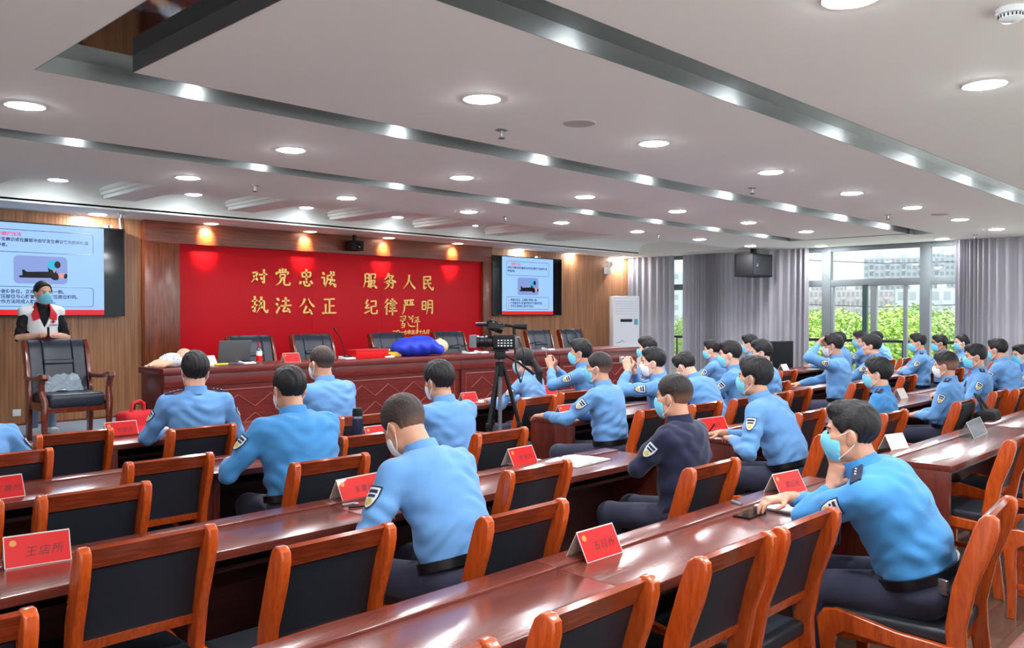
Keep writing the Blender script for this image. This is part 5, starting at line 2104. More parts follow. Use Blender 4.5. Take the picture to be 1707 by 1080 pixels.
o = text_obj('gold_date', '二〇一七年五月十九日', M['gold'], None, 0.075, FACE_ROOM, 0.003, 0.004, 1.12, 0.25)
o.location = (p.x, YP - 0.003, p.z)
tag(o, 'small gold dated line below the signature on the red panel', 'lettering')


def flat_poly(name, pts, m, parent, y=-0.001):
    mb = MB()
    mb.face([(a, y, b) for a, b in pts])
    return mb.obj(name, m, parent, smooth=False, recalc=False)


def rrect(x0, x1, z0, z1, r, n=6):
    out = []
    for cx, cz, a0 in ((x1 - r, z1 - r, 0), (x0 + r, z1 - r, 90), (x0 + r, z0 + r, 180), (x1 - r, z0 + r, 270)):
        for k in range(n + 1):
            a = math.radians(a0 + 90 * k / n)
            out.append((cx + r * math.cos(a), cz + r * math.sin(a)))
    return out


def ellpts(cx, cz, rx, rz, rot=0, n=20):
    return [(cx + rx * math.cos(t) * math.cos(rot) - rz * math.sin(t) * math.sin(rot), cz + rx * math.cos(t) * math.sin(rot) + rz * math.sin(t) * math.cos(rot)) for t in [2 * PI * k / n for k in range(n)]]


def television(name, xc, zc, label, w=1.9, h=1.09):
    t = thing(name, label, 'television', (xc, YF - 0.13, zc))
    MB().box((-w / 2, 0.0, -h / 2), (w / 2, 0.06, h / 2), 0.006).obj('tv_body', M['black'], t)
    MB().box((-0.3, 0.06, -0.2), (0.3, 0.125, 0.2)).obj('wall_mount', M['dark_metal'], t)
    mb = MB()
    mb.box((-w / 2, -0.004, h / 2 - 0.012), (w / 2, 0.01, h / 2))
    mb.box((-w / 2, -0.004, -h / 2), (w / 2, 0.01, -h / 2 + 0.016))
    mb.box((-w / 2, -0.004, -h / 2), (-w / 2 + 0.012, 0.01, h / 2))
    mb.box((w / 2 - 0.012, -0.004, -h / 2), (w / 2, 0.01, h / 2))
    mb.obj('bezel', M['dark_metal'], t)
    flat_poly('screen', [(-w / 2 + 0.01, -h / 2 + 0.014), (w / 2 - 0.01, -h / 2 + 0.014), (w / 2 - 0.01, h / 2 - 0.01), (-w / 2 + 0.01, h / 2 - 0.01)], M['black_gloss'], t, -0.0005)
    SW, SH = 1.40, 1.062
    z0 = -h / 2 + 0.014
    x0 = -SW / 2

    def X(u):
        return x0 + u * SW

    def Z(v):
        return z0 + (1 - v) * SH
    s = flat_poly('slide', [(X(0), Z(1)), (X(1), Z(1)), (X(1), Z(0)), (X(0), Z(0))], M['screen'], t, -0.0012)
    flat_poly('slide_footer', [(X(0), Z(1)), (X(1), Z(1)), (X(1), Z(0.94)), (X(0), Z(0.94))], M['screen_red'], s, -0.002)
    mb = MB()
    for v0, v1 in ((0.075, 0.315), (0.69, 0.905)):
        r_ = rrect(X(0.08), X(0.91), Z(v1), Z(v0), 0.035)
        mb.tube([(a, -0.002, b) for a, b in r_ + [r_[0]]], 0.003, 4, False)
    mb.obj('slide_boxes', M['screen_ink'], s)
    flat_poly('slide_picture', rrect(X(0.29), X(0.70), Z(0.655), Z(0.35), 0.05), M['screen_photo'], s, -0.002)

    def P(u, v):
        return X(0.29 + 0.41 * u), Z(0.35 + 0.305 * v)
    # figure lying on its back, helper pressing on its chest
    flat_poly('slide_lying_figure', [P(0.10, 0.72), P(0.16, 0.70), P(0.15, 0.52), P(0.18, 0.50), P(0.24, 0.58), P(0.62, 0.55), P(0.80, 0.58), P(0.84, 0.70), P(0.82, 0.84), P(0.74, 0.86), P(0.68, 0.78), P(0.30, 0.79), P(0.10, 0.79)], M['black_cloth'], s, -0.0028)
    flat_poly('slide_lying_face', ellpts(*P(0.90, 0.68), 0.045, 0.032, -0.2), M['screen_skin'], s, -0.0028)
    flat_poly('slide_lying_hair', ellpts(*P(0.965, 0.70), 0.020, 0.03, -0.2), M['black_cloth'], s, -0.0032)
    flat_poly('slide_helper_legs', [P(0.63, 0.40), P(0.80, 0.40), P(0.78, 0.60), P(0.64, 0.60)], M['black_cloth'], s, -0.003)
    flat_poly('slide_helper_arms', [P(0.70, 0.44), P(0.745, 0.60), P(0.80, 0.44), P(0.77, 0.42), P(0.745, 0.52), P(0.72, 0.42)], M['screen_skin'], s, -0.0034)
    flat_poly('slide_helper_shirt', ellpts(*P(0.725, 0.31), 0.062, 0.058), M['screen_cyan'], s, -0.0036)
    flat_poly('slide_helper_hair', ellpts(*P(0.81, 0.29), 0.034, 0.042), M['black_cloth'], s, -0.004)

    def T_(txt, u, v, size, m):
        me = text_mesh(txt, size, 0.0, 0.0012)
        mn = min(q.co.x for q in me.vertices)
        me.transform(Matrix.Translation((-mn, 0, 0)))
        me.transform(FACE_ROOM)
        me.materials.clear()
        me.materials.append(m)
        o = mesh_obj('slide_text', me, s)
        o.location = (X(u), -0.0022, Z(v))
    T_('一、胸部按压法', 0.10, 0.125, 0.050, M['screen_rtext'])
    T_('适用于无意识或在腹部冲击时发生意识丧失的呼吸道', 0.10, 0.185, 0.047, M['screen_ink'])
    T_('梗阻患者。', 0.10, 0.245, 0.047, M['screen_ink'])
    T_('患者仰卧位，立或跪于患者一侧。', 0.16, 0.745, 0.050, M['screen_ink'])
    T_('按压部位与心肺复苏胸外按压部位相同。', 0.16, 0.800, 0.050, M['screen_ink'])
    T_('操作方法同成人胸外按压法。', 0.16, 0.855, 0.050, M['screen_ink'])
    for v in (0.745, 0.80, 0.855):
        cx, cz = X(0.125), Z(v)
        flat_poly('slide_bullet', [(cx - 0.014, cz), (cx, cz - 0.018), (cx + 0.014, cz), (cx, cz + 0.018)], M['screen_rtext'], s, -0.0022)
    return t


a, b = at_y(208, 455, YF - 0.13), at_y(208, 388, YF - 0.13)
television('wall_television', a.x - 0.95, 2.165, 'large wall television behind the standing woman showing a first aid slide')
a, b = at_y(820.5, 478, YF - 0.13), at_y(936, 480, YF - 0.13)
television('wall_television', (a.x + b.x) / 2, 2.165, 'large wall television right of the red panel showing a first aid slide', b.x - a.x)
for px, py, lab in ((180, 377, 'small white conference webcam on top of the left television'), (897, 433, 'small white conference webcam on top of the right television')):
    p = at_y(px, py, YF - 0.12)
    t = thing('webcam', lab, 'webcam', (p.x, YF - 0.11, 2.165 + 0.546))
    MB().box((-0.05, -0.03, 0.0), (0.05, 0.03, 0.03), 0.012, 3).obj('webcam_body', M['white_plastic'], t)
    MB().ball((0, -0.03, 0.02), 0.014).obj('lens', M['black_gloss'], t)
p = at_y(199, 370, YF - 0.04)
tag(MB().tube([(p.x, YF - 0.04, CEIL), (p.x + 0.01, YF - 0.05, 2.72), (p.x + 0.02, YF - 0.09, 2.55)], 0.012, 8).obj('power_cable', M['white_plastic']), 'white cable dropping from the soffit to the left television', 'cable')
p = at_y(587, 408, YF - 0.2)
t = thing('dome_camera', 'black camera hanging under the soffit in front of the wooden header', 'camera', (p.x, YF - 0.26, CEIL))
MB().box((-0.02, -0.02, -0.10), (0.02, 0.02, 0.0)).obj('bracket', M['black'], t)
MB().box((-0.11, -0.10, -0.24), (0.11, 0.10, -0.09), 0.02, 3).obj('camera_body', M['black'], t)
MB().lathe([(0.0, -0.05), (0.03, -0.045), (0.05, -0.02), (0.05, 0.0)], 20, mtx=Matrix.Translation((0.0, -0.09, -0.17)) @ Matrix.Rotation(-PI / 2, 4, 'X')).obj('lens', M['black_gloss'], t)
p = at_y(28, 688, YF - 0.02)
t = thing('wall_socket', 'white wall socket low on the boards left of the black armchair', 'socket', (p.x, YF - 0.012, p.z))
MB().box((-0.045, -0.008, -0.04), (0.045, 0.0, 0.04), 0.004).obj('plate', M['white_plastic'], t)
p = at_y(1013, 448, YF - 0.05)
t = thing('emergency_light', 'white twin-head emergency light on the wood wall left of the corner', 'emergency light', (p.x, YF - 0.08, p.z))
MB().box((-0.085, -0.03, -0.11), (0.085, 0.065, 0.03), 0.008).obj('battery_box', M['white_plastic'], t)
for s in (-1, 1):
    MB().lathe([(0.0, 0.03), (0.04, 0.025), (0.058, 0.0), (0.055, -0.012), (0.0, -0.016)], 20, mtx=Matrix.Translation((0.062 * s, -0.02, 0.105)) @ Matrix.Rotation(PI / 2, 4, 'X')).obj('lamp_head', M['lamp_ring'], t)
    MB().tube([(0.045 * s, 0.01, 0.02), (0.062 * s, 0.0, 0.07)], 0.012, 8).obj('swivel', M['grey'], t)
p = at_y(1245, 440, 8.0)
p = at_x(1256, 440, 14.35)
t = thing('loudspeaker', 'black loudspeaker hung from the ceiling before the grey curtains', 'loudspeaker', (p.x, p.y, CEIL), -0.12)
poly = [(-0.36, 0.12), (-0.22, -0.14), (0.36, -0.16), (0.36, 0.20), (-0.30, 0.20)]
MB().prism(poly, 'z', -0.52, -0.10, 0.012).obj('cabinet', M['black'], t)
MB().box((-0.19, -0.158, -0.49), (0.34, -0.142, -0.13), 0.003, mtx=Matrix.Rotation(-0.034, 4, 'Z')).obj('grille', plain('speaker_cloth', (34, 36, 42), 0.8, bump=0.3, bscale=220), t)
MB().box((-0.04, -0.04, -0.10), (0.04, 0.04, 0.0), 0.006).obj('ceiling_bracket', M['black'], t)
MB().box((-0.115, -0.168, -0.335), (-0.09, -0.150, -0.285)).obj('badge', M['silver'], t)

# floor-standing air conditioner
p = at_y(1044, 540, 10.25)
w = 0.54
top_z = at_y(1045, 493.5, 10.25).z
t = thing('air_conditioner', 'white floor-standing air conditioner in the corner beside the curtain', 'air conditioner', (p.x, 10.25, DAIS), math.radians(-40))
H = top_z - DAIS
MB().box((-w / 2, 0.0, 0.0), (w / 2, 0.36, H), 0.02, 3).obj('cabinet', M['white_plastic'], t)
mb = MB()
for k in range(6):
    mb.box((-w / 2 + 0.04, -0.012, H - 0.11 - k * 0.05), (w / 2 - 0.04, 0.004, H - 0.075 - k * 0.05), 0.005, mtx=None)
mb.obj('air_louvres', M['white_plastic'], t)
MB().box((-0.12, -0.006, H - 0.52), (0.12, 0.004, H - 0.46), 0.003).obj('display', M['black_gloss'], t)
mb = MB()
for k, (c0, c1) in enumerate(((0.0, 0.03), (0.05, 0.07), (0.09, 0.1))):
    mb.box((w / 2 - 0.11, -0.003, H - 0.46 - c1 - 0.02), (w / 2 - 0.03, 0.002, H - 0.46 - c0))
mb.obj('energy_label', plain('energy_label', (90, 170, 190), 0.5), t)
mb = MB()
mb.box((-w / 2 + 0.02, -0.002, 0.62), (w / 2 - 0.02, 0.004, 0.628))
mb.obj('panel_seam', M['grey'], t)
mb = MB()
mb.tube([(-0.2, -0.004, 0.72), (-0.12, -0.004, 0.73), (-0.08, -0.004, 0.77), (-0.04, -0.004, 0.73)], 0.006, 6)
mb.obj('maker_badge', M['grey'], t)

# ================================================================ things on the head table
def gooseneck(px, lab, up=(0.0, -0.05, 0.05), Y=8.42, length=0.0):
    p = at_y(px, 595, Y)
    t = thing('desk_microphone', lab, 'microphone', (p.x, Y, HT))
    MB().prism([(-0.075, 0.0), (0.075, 0.0), (0.075, 0.032), (-0.06, 0.014)], 'x', -0.075, 0.075, 0.006, mtx=Matrix.Rotation(0.1, 4, 'Z')).obj('base', M['white_plastic'], t)
    MB().box((-0.05, -0.03, 0.018), (0.05, 0.05, 0.032), 0.002, mtx=Matrix.Rotation(0.1, 4, 'Z')).obj('button_panel', M['black'], t)
    if length:
        pts = [(0.0, 0.05, 0.03), (-0.02, 0.05, 0.14), (-0.06, 0.05, 0.24), (-0.12, 0.05, 0.32)]
    else:
        pts = [(0.0, 0.05, 0.03), (-0.02, 0.08, 0.09), (-0.07, 0.13, 0.12), (-0.12, 0.19, 0.10)]
    MB().tube(pts, 0.006, 8).obj('gooseneck', M['black'], t)
    MB().tube([pts[-1], tuple(Vector(pts[-1]) + (Vector(pts[-1]) - Vector(pts[-2])).normalized() * 0.06)], 0.010, 10).obj('microphone_head', M['dark_metal'], t)
    return t


gooseneck(411, 'desk microphone with white base in front of the laptop')
gooseneck(579, 'desk microphone with upright gooseneck beside the red box', length=1)
gooseneck(644, 'desk microphone with white base in front of the yellow case')
gooseneck(783, 'desk microphone with white base, left of the pair near the video camera')
gooseneck(803, 'desk microphone with white base nearest the video camera lens')
gooseneck(914, 'desk microphone with white base before the two right armchairs')

p = at_y(390, 600, 8.46)
t = thing('laptop', 'dark grey laptop standing open on the head table, its lid toward the room', 'laptop', (p.x, 8.46, HT), 0.05)
MB().box((-0.19, 0.0, 0.0), (0.19, 0.25, 0.02), 0.005).obj('base', M['grey'], t)
MB().box((-0.19, -0.006, 0.0), (0.19, 0.006, 0.24), 0.004, mtx=Matrix.Translation((0, 0.004, 0.015)) @ Matrix.Rotation(0.17, 4, 'X')).obj('lid', plain('laptop_lid', (88, 90, 92), 0.45, metal=0.3), t)
p = at_y(432, 600, 8.4)
t = thing('water_bottle', 'clear water bottle with red cap and label beside the laptop', 'bottle', (p.x, 8.4, HT))
MB().lathe([(0.0, 0.0), (0.03, 0.002), (0.032, 0.02), (0.031, 0.13), (0.026, 0.16), (0.014, 0.185), (0.013, 0.2)], 20).obj('bottle_body', M['bottle'], t)
MB().lathe([(0.0325, 0.02), (0.0328, 0.075), (0.032, 0.08)], 20).obj('red_label', M['card_red'], t)
MB().lathe([(0.0325, 0.08), (0.0325, 0.13)], 20).obj('white_label', M['paper'], t)
MB().lathe([(0.0155, 0.19), (0.0155, 0.215), (0.0, 0.216)], 16).obj('cap', M['vest_red'], t)
p = at_y(370, 605, 8.25)
o = MB().tube([(-0.08, 0, 0.012), (0.07, 0.01, 0.012)], 0.012, 8).obj('highlighter', plain('yellow_plastic', (206, 198, 60), 0.4))
o.location = (p.x, 8.25, HT)
tag(o, 'yellow highlighter pen lying on the head table below the laptop', 'pen')
p = at_y(614, 592, 8.45)
t = thing('red_box', 'flat red box on the head table in front of an armchair', 'box', (p.x, 8.45, HT))
MB().box((-0.24, -0.09, 0.0), (0.24, 0.09, 0.10), 0.006).obj('box_body', M['card_red'], t)
MB().box((-0.245, -0.095, 0.085), (0.245, 0.095, 0.105), 0.004).obj('lid', M['vest_red'], t)
p = at_y(647, 592, 8.50)
t = thing('yellow_case', 'yellow first aid device case with coiled white and black leads', 'case', (p.x, 8.50, HT))
MB().box((-0.14, -0.10, 0.0), (0.14, 0.10, 0.06), 0.012, 3).obj('case_body', plain('case_yellow', (214, 172, 52), 0.5), t)
MB().tube([(-0.13, -0.02, 0.07), (-0.02, -0.06, 0.085), (0.05, 0.03, 0.08), (-0.06, 0.05, 0.09), (-0.13, 0.0, 0.085)], 0.010, 8).obj('white_lead', M['white_plastic'], t)
MB().tube([(-0.14, 0.05, 0.068), (-0.02, 0.0, 0.075), (0.10, -0.06, 0.07), (0.12, 0.04, 0.07)], 0.008, 8).obj('black_lead', M['black'], t)
# training manikin in a blue jacket lying on the table
p0 = at_y(657, 590, 8.45)
p1 = at_y(740, 588, 8.45)
L_ = p1.x - p0.x
t = thing('training_manikin', 'first aid manikin torso in a bright blue jacket lying on the head table', 'manikin', (p0.x, 8.45, HT))
F = Field((-0.15, -0.3, -0.02), (L_ + 0.1, 0.35, 0.45), 0.012)
F.ell((L_ * 0.30, 0, 0.11), (L_ * 0.33, 0.17, 0.12), None, 0.05)
F.ell((L_ * 0.55, 0, 0.12), (L_ * 0.25, 0.22, 0.13), None, 0.06)
F.cap((L_ * 0.66, -0.17, 0.09), (L_ * 0.72, -0.19, 0.07), 0.07, 0.06, 0.04)
F.cap((L_ * 0.66, 0.17, 0.09), (L_ * 0.72, 0.19, 0.07), 0.07, 0.06, 0.04)
X_, Y_, Z_ = F.grids()
F.v = np.maximum(F.v, 0.004 - Z_).astype(np.float32)
m_blue = plain('manikin_jacket_blue', (22, 52, 190), 0.6, bump=0.4, bscale=16)
me, P_ = F.mesh('jacket', m_blue, 1, lambda P: P + np.stack([0 * P[:, 0], 0.006 * np.sin(P[:, 0] * 40 + P[:, 2] * 30), 0.008 * np.sin(P[:, 0] * 34 + 3 * np.sin(P[:, 1] * 14)) * np.clip(P[:, 2] * 8, 0, 1)], axis=1))
mesh_obj('jacket', me, t)
m_beige = plain('manikin_skin', (216, 190, 150), 0.6)
F = Field((L_ * 0.6, -0.2, -0.02), (L_ + 0.2, 0.2, 0.35), 0.009)
F.cap((L_ * 0.76, 0, 0.10), (L_ * 0.88, 0, 0.10), 0.055, 0.055, 0.02)
F.ell((L_ * 0.93, 0, 0.105), (0.115, 0.08, 0.095), None, 0.03)
F.cap((L_ * 0.93, 0, 0.19), (L_ * 0.91, 0, 0.205), 0.02, 0.014, 0.02)
F.ell((L_ * 0.85, 0, 0.15), (0.05, 0.05, 0.045), None, 0.03)
X_, Y_, Z_ = F.grids()
F.v = np.maximum(F.v, 0.004 - Z_).astype(np.float32)
me, P_ = F.mesh('manikin_head', m_beige, 1)
mesh_obj('manikin_head', me, t)
# infant manikin at the left end
p = at_y(262, 608, 8.42)
t = thing('infant_manikin', 'infant training manikin in a patterned gown at the left end of the head table', 'manikin', (p.x - 0.02, 8.36, HT))
m_gown, nt_, b_ = nmat('patterned_gown')
vo = nt_.nodes.new('ShaderNodeTexVoronoi')
vo.inputs['Scale'].default_value = 42
tc_ = nt_.nodes.new('ShaderNodeTexCoord')
nt_.links.new(tc_.outputs['Object'], vo.inputs['Vector'])
rp = nt_.nodes.new('ShaderNodeValToRGB')
rp.color_ramp.elements[0].position = 0.18
rp.color_ramp.elements[0].color = lin((90, 104, 150))
rp.color_ramp.elements[1].position = 0.3
rp.color_ramp.elements[1].color = lin((206, 212, 222))
nt_.links.new(vo.outputs['Distance'], rp.inputs[0])
nt_.links.new(rp.outputs[0], b_.inputs['Base Color'])
setp(b_, rough=0.8)
F = Field((-0.3, -0.2, -0.02), (0.5, 0.2, 0.3), 0.008)
F.ell((0.14, 0, 0.07), (0.12, 0.085, 0.075), None, 0.03)
F.cap((0.08, -0.04, 0.075), (0.02, -0.07, 0.08), 0.045, 0.04, 0.02)
X_, Y_, Z_ = F.grids()
F.v = np.maximum(F.v, 0.004 - Z_).astype(np.float32)
me, P_ = F.mesh('gown', m_gown, 1)
mesh_obj('gown', me, t)
m_doll = plain('doll_skin', (224, 176, 146), 0.55)
F = Field((-0.3, -0.25, -0.05), (0.5, 0.25, 0.3), 0.006)
F.cap((0.04, -0.07, 0.08), (-0.06, -0.09, 0.05), 0.034, 0.028, 0.02)
F.cap((-0.06, -0.09, 0.05), (-0.13, -0.12, 0.035), 0.028, 0.02, 0.02)
for k in range(4):
    F.cap((-0.13, -0.12 + 0.012 * k, 0.034), (-0.168 - 0.006 * (k == 1), -0.13 + 0.015 * k, 0.026), 0.0085, 0.007, 0.004)
F.cap((-0.12, -0.13, 0.036), (-0.14, -0.155, 0.03), 0.009, 0.008, 0.004)
F.cap((0.10, -0.06, 0.05), (-0.01, -0.11, 0.03), 0.03, 0.027, 0.02)
F.cap((-0.01, -0.11, 0.03), (-0.07, -0.10, 0.026), 0.027, 0.022, 0.02)
F.ell((0.27, 0, 0.095), (0.085, 0.075, 0.09), None, 0.02)
F.ell((0.20, 0, 0.07), (0.06, 0.05, 0.05), None, 0.03)
X_, Y_, Z_ = F.grids()
F.v = np.maximum(F.v, 0.004 - Z_).astype(np.float32)
me, P_ = F.mesh('doll_limbs_and_head', m_doll, 1)
mesh_obj('doll_body', me, t)

# ================================================================ name cards and papers
DT = 0.7605


def card(x, y, txt, label, rz=0.0, z=DT, w=0.20, h=0.10, white=False, clear=False, group='red tent name cards'):
    t = thing('name_card', label, 'name card', (x, y, z), rz, group)
    d = 0.052
    m_front = M['acrylic'] if clear else (M['card_white'] if white else M['card_red'])
    tk = 0.003
    al = math.atan2(d, h)
    R1 = Matrix.Translation((0, -d, 0)) @ Matrix.Rotation(-al, 4, 'X')
    R2 = Matrix.Translation((0, d, 0)) @ Matrix.Rotation(al, 4, 'X')
    L = math.hypot(d, h)
    MB().box((-w / 2, 0, 0), (w / 2, tk, L), mtx=R1).obj('front_leaf', m_front, t)
    MB().box((-w / 2, -tk, 0), (w / 2, 0, L), mtx=R2).obj('rear_leaf', M['acrylic'] if clear else M['card_white'], t)
    if clear:
        MB().box((-w / 2, -d, 0), (w / 2, d, 0.003)).obj('base_leaf', M['acrylic'], t)
    mb = MB()
    for q in (((-w / 2, 0.0), (w / 2, 0.0)), ((-w / 2, L), (w / 2, L)), ((-w / 2, 0.0), (-w / 2, L)), ((w / 2, 0.0), (w / 2, L))):
        mb.tube([(q[0][0], -0.0005, q[0][1]), (q[1][0], -0.0005, q[1][1])], 0.0016, 5, mtx=R1)
    mb.obj('clear_edge', M['card_white'], t)
    if txt and not clear:
        text_obj('card_lettering', txt, M['ink'], t, 0.038, R1 @ Matrix.Translation((0.022, -0.0008, L * 0.42)) @ FACE_ROOM, 0.0002, -0.0002, 1.2, 0.18)
        mb = MB().lathe([(0.0, 0.001), (0.0115, 0.001), (0.0115, 0.0)], 18, mtx=R1 @ Matrix.Translation((-w / 2 + 0.028, -0.0002, L * 0.76)) @ Matrix.Rotation(PI / 2, 4, 'X'))
        mb.obj('gold_emblem', M['card_gold'], t)
    return t


def card_px(l, r, txt, label, **k):
    a, b = at_z(l[0], l[1], DT), at_z(r[0], r[1], DT)
    w = (b - a).length
    rz = math.atan2(b.y - a.y, b.x - a.x)
    n = Vector((-math.sin(rz), math.cos(rz)))
    return card((a.x + b.x) / 2 + n.x * 0.052, (a.y + b.y) / 2 + n.y * 0.052, txt, label, rz, w=w, h=k.pop('h', 0.1), **k)


card_px((8, 949), (119, 932), '王店所', 'red tent card reading three characters at the lower left edge of the picture')
card_px((-28, 836), (42, 826), '三寨所', 'red tent card cut by the left frame edge on the third row desk')
card_px((178, 729), (231, 724), '大连所', 'red tent card on the front desk to the right of the black armchair')
card_px((572, 838), (640, 823), '朱寨所', 'red tent card partly behind the elbow of the bowed man, a pen before it')
card_px((857, 779), (897, 771), '怀苑所', 'shiny red tent card beside an open notebook on the second row')
card_px((979, 939), (1038, 920), '五段所', 'red tent card on the nearest desk close to a seam between two desks')
card_px((1172, 722), (1215, 716), '马店所', 'red tent card in front of the writing man')
card_px((1302, 828), (1345, 818), '谭店所', 'red tent card behind a shiny film beside the near man resting his chin')
card(at_y(626, 720, 4.85).x, 4.85, '李集所', 'red tent card just right of the dark thermos flask', 0)
card(at_y(780, 668, 6.25).x, 6.25, '岗上所', 'red tent card on the front desk above the shoulder right of the dense black hair', 0)
card(at_y(914, 646, 6.25).x, 6.25, '城关所', 'small red tent card in front of the man raising his phone', 0)
card(at_y(942, 678, 4.8).x, 4.80, '古城所', 'red tent card by the hands of the crew-cut man at the aisle end', 0)
card(at_y(1306, 615, 6.2).x, 6.2, '', 'pale tent card on the front desk by the black office chair', 0, white=True)
card(at_y(1436, 622, 4.8).x, 4.8, '', 'pale tent card on the third row between the head holder and the glasses wearer', 0, white=True)
card(at_y(1500, 653, 3.3).x, 3.3, '', 'pale pinkish tent card on the second row before the flat-topped man', 0, white=True)
card_px((1624, 731), (1646, 720), '', 'clear acrylic tent stand on the right-hand nearest desk', clear=True, h=0.11)
card_px((1487, 752), (1516, 748), '', 'white tent card peeping out behind the back of the near man', white=True)
p = at_y(486, 606, 8.3)
card(p.x, 8.32, '主席', 'red tent card on the head table before the second armchair', 0, z=HT)
p = at_y(352, 606, 8.35)
card(p.x, 8.38, '', 'small pink and white tent card on the head table left of the laptop', 0.3, z=HT, w=0.12, white=True)


def sheet(x, y, w, d, rz, label, mat_='paper', lift=0.0, thick=0.004, z=DT, group=None):
    o = MB().box((-w / 2, -d / 2, 0), (w / 2, d / 2, thick)).obj('paper_sheet', M[mat_])
    o.location = (x, y, z + lift)
    o.rotation_euler = (0, 0, rz)
    return tag(o, label, 'paper', group)


def notebook(x, y, rz, label, w=0.36, d=0.25):
    t = thing('open_notebook', label, 'notebook', (x, y, DT), rz)
    for s in (-1, 1):
        pts = [(0, 0.004), (0.03 * s, 0.016), (w * 0.25 * s, 0.013), (w / 2 * s, 0.006), (w / 2 * s, 0.0), (0, 0.0)]
        MB().prism(pts, 'y', -d / 2, d / 2).obj('page', M['paper'], t)
    MB().box((-w / 2 - 0.004, -d / 2 - 0.004, -0.0), (w / 2 + 0.004, d / 2 + 0.004, 0.002)).obj('cover', M['grey'], t)
    return t


p = at_z(962, 769, DT)
notebook(p.x, p.y, 0.1, 'open notebook with white pages beside the shiny red card')
p = at_z(1208, 722, DT)
sheet(p.x + 0.05, p.y, 0.26, 0.19, 0.25, 'pale sheet of paper under the arm of the writing man')
p = at_z(1556, 764, DT)
sheet(p.x, p.y, 0.30, 0.12, -0.15, 'pale blue folded sheet at the left end of the right-hand nearest desk', 'paper_blue')
p = at_z(1312, 846, DT)
t = thing('notepad', 'open notepad with a hard cover under the right hand of the near man', 'notepad', (p.x + 0.02, p.y, DT), -0.1)
MB().box((-0.14, -0.10, 0.0), (0.14, 0.10, 0.008), 0.002).obj('cover', M['grey'], t)
MB().box((-0.135, -0.095, 0.008), (0.135, 0.095, 0.014), 0.002).obj('page_block', M['paper'], t)
p = at_z(1250, 858, DT)
t = thing('smartphone', 'black smartphone lying on the nearest desk left of the notepad', 'phone', (p.x, p.y, DT), 0.05)
MB().box((-0.085, -0.04, 0.0), (0.085, 0.04, 0.009), 0.004, 3).obj('phone_body', M['black'], t)
MB().box((-0.080, -0.036, 0.009), (0.080, 0.036, 0.0096)).obj('phone_screen', M['black_gloss'], t)
p = at_z(1236, 845, DT)
o = MB().tube([(0, 0, 0.008), (0.02, 0.06, 0.012)], 0.009, 10).obj('lighter', M['grey'])
o.location = p
o.location.z = DT + 0.001
tag(o, 'small grey pen stub lying behind the smartphone on the nearest desk', 'pen')
p = at_z(583, 842, DT)
t = thing('key_clip', 'silver clip with a ring lying before a red card', 'clip', (p.x, p.y, DT))
MB().box((-0.04, -0.008, 0.0), (0.03, 0.008, 0.012), 0.004).obj('clip_body', M['silver'], t)
MB().tube([(0.03 + 0.014 * math.cos(a_), 0.014 * math.sin(a_), 0.005) for a_ in [2 * PI * k / 12 for k in range(13)]], 0.003, 6).obj('ring', M['silver'], t)
p = at_z(606, 845, DT)
o = MB().tube([(-0.07, 0.02, 0.006), (0.06, -0.03, 0.006), (0.075, -0.036, 0.006)], [0.005, 0.005, 0.002], 8).obj('ballpoint_pen', M['dark_metal'])
o.location = (p.x, p.y, DT)
tag(o, 'dark ballpoint pen lying beside the silver clip and the elbow of the bowed man', 'pen')
x = at_y(596, 700, 4.66).x
t = thing('thermos_flask', 'dark thermos flask with a steel band standing on the third row desk', 'flask', (x, 4.66, DT))
MB().lathe([(0.0, 0.0), (0.033, 0.0), (0.035, 0.01), (0.035, 0.19), (0.033, 0.2)], 24).obj('flask_body', plain('flask_blue', (40, 44, 70), 0.25, metal=0.4), t)
MB().lathe([(0.0345, 0.195), (0.0345, 0.21)], 24).obj('steel_band', M['silver'], t)
MB().lathe([(0.033, 0.205), (0.034, 0.21), (0.034, 0.245), (0.029, 0.262), (0.0, 0.264)], 24).obj('cap', M['black'], t)
for px, py, Y, w, lab in ((556, 742, 4.75, 0.25, 'white sheets right of the stout man in vivid blue'), (806, 668, 6.15, 0.3, 'white papers on the front desk left of the tripod'), (1398, 614, 6.2, 0.3, 'white papers on the front desk beside the head holder'), (1410, 664, 4.72, 0.22, 'white pad under the forearm beneath the head holder'), (880, 771, 3.25, 0.24, 'white sheet lying between the shiny red card and the notebook')):
    q = at_z(px, py, DT)
    sheet(q.x, Y if abs(q.y - Y) > 0.3 else q.y, w, 0.2, 0.1, lab)

# ================================================================ the lecturer
wv = person('woman standing behind the black armchair in a white and red volunteer vest, hands clasped', 72, 467, 10.02, lean=2, yaw=176, hyaw=14, hpitch=2, hair='bun', female=True, shirt='black_cloth', skin='skin_fair', patch=False, belt=False, stand=True,
            base=DAIS, group=None, L=((-0.035, 0.235, 1.075), (0.75, 0.55, 0.15), (0, -0.5, -0.8), 0.6), R=((0.05, 0.24, 1.07), (-0.75, 0.55, 0.15), (0, -0.5, -0.8), 0.6), short_sleeve=True, scale=0.985)
root = wv['root']
Pp_, Wp_, Cp_, Np_, Rt_ = wv['Pp'], wv['Wp'], wv['Cp'], wv['Np'], wv['Rt2']


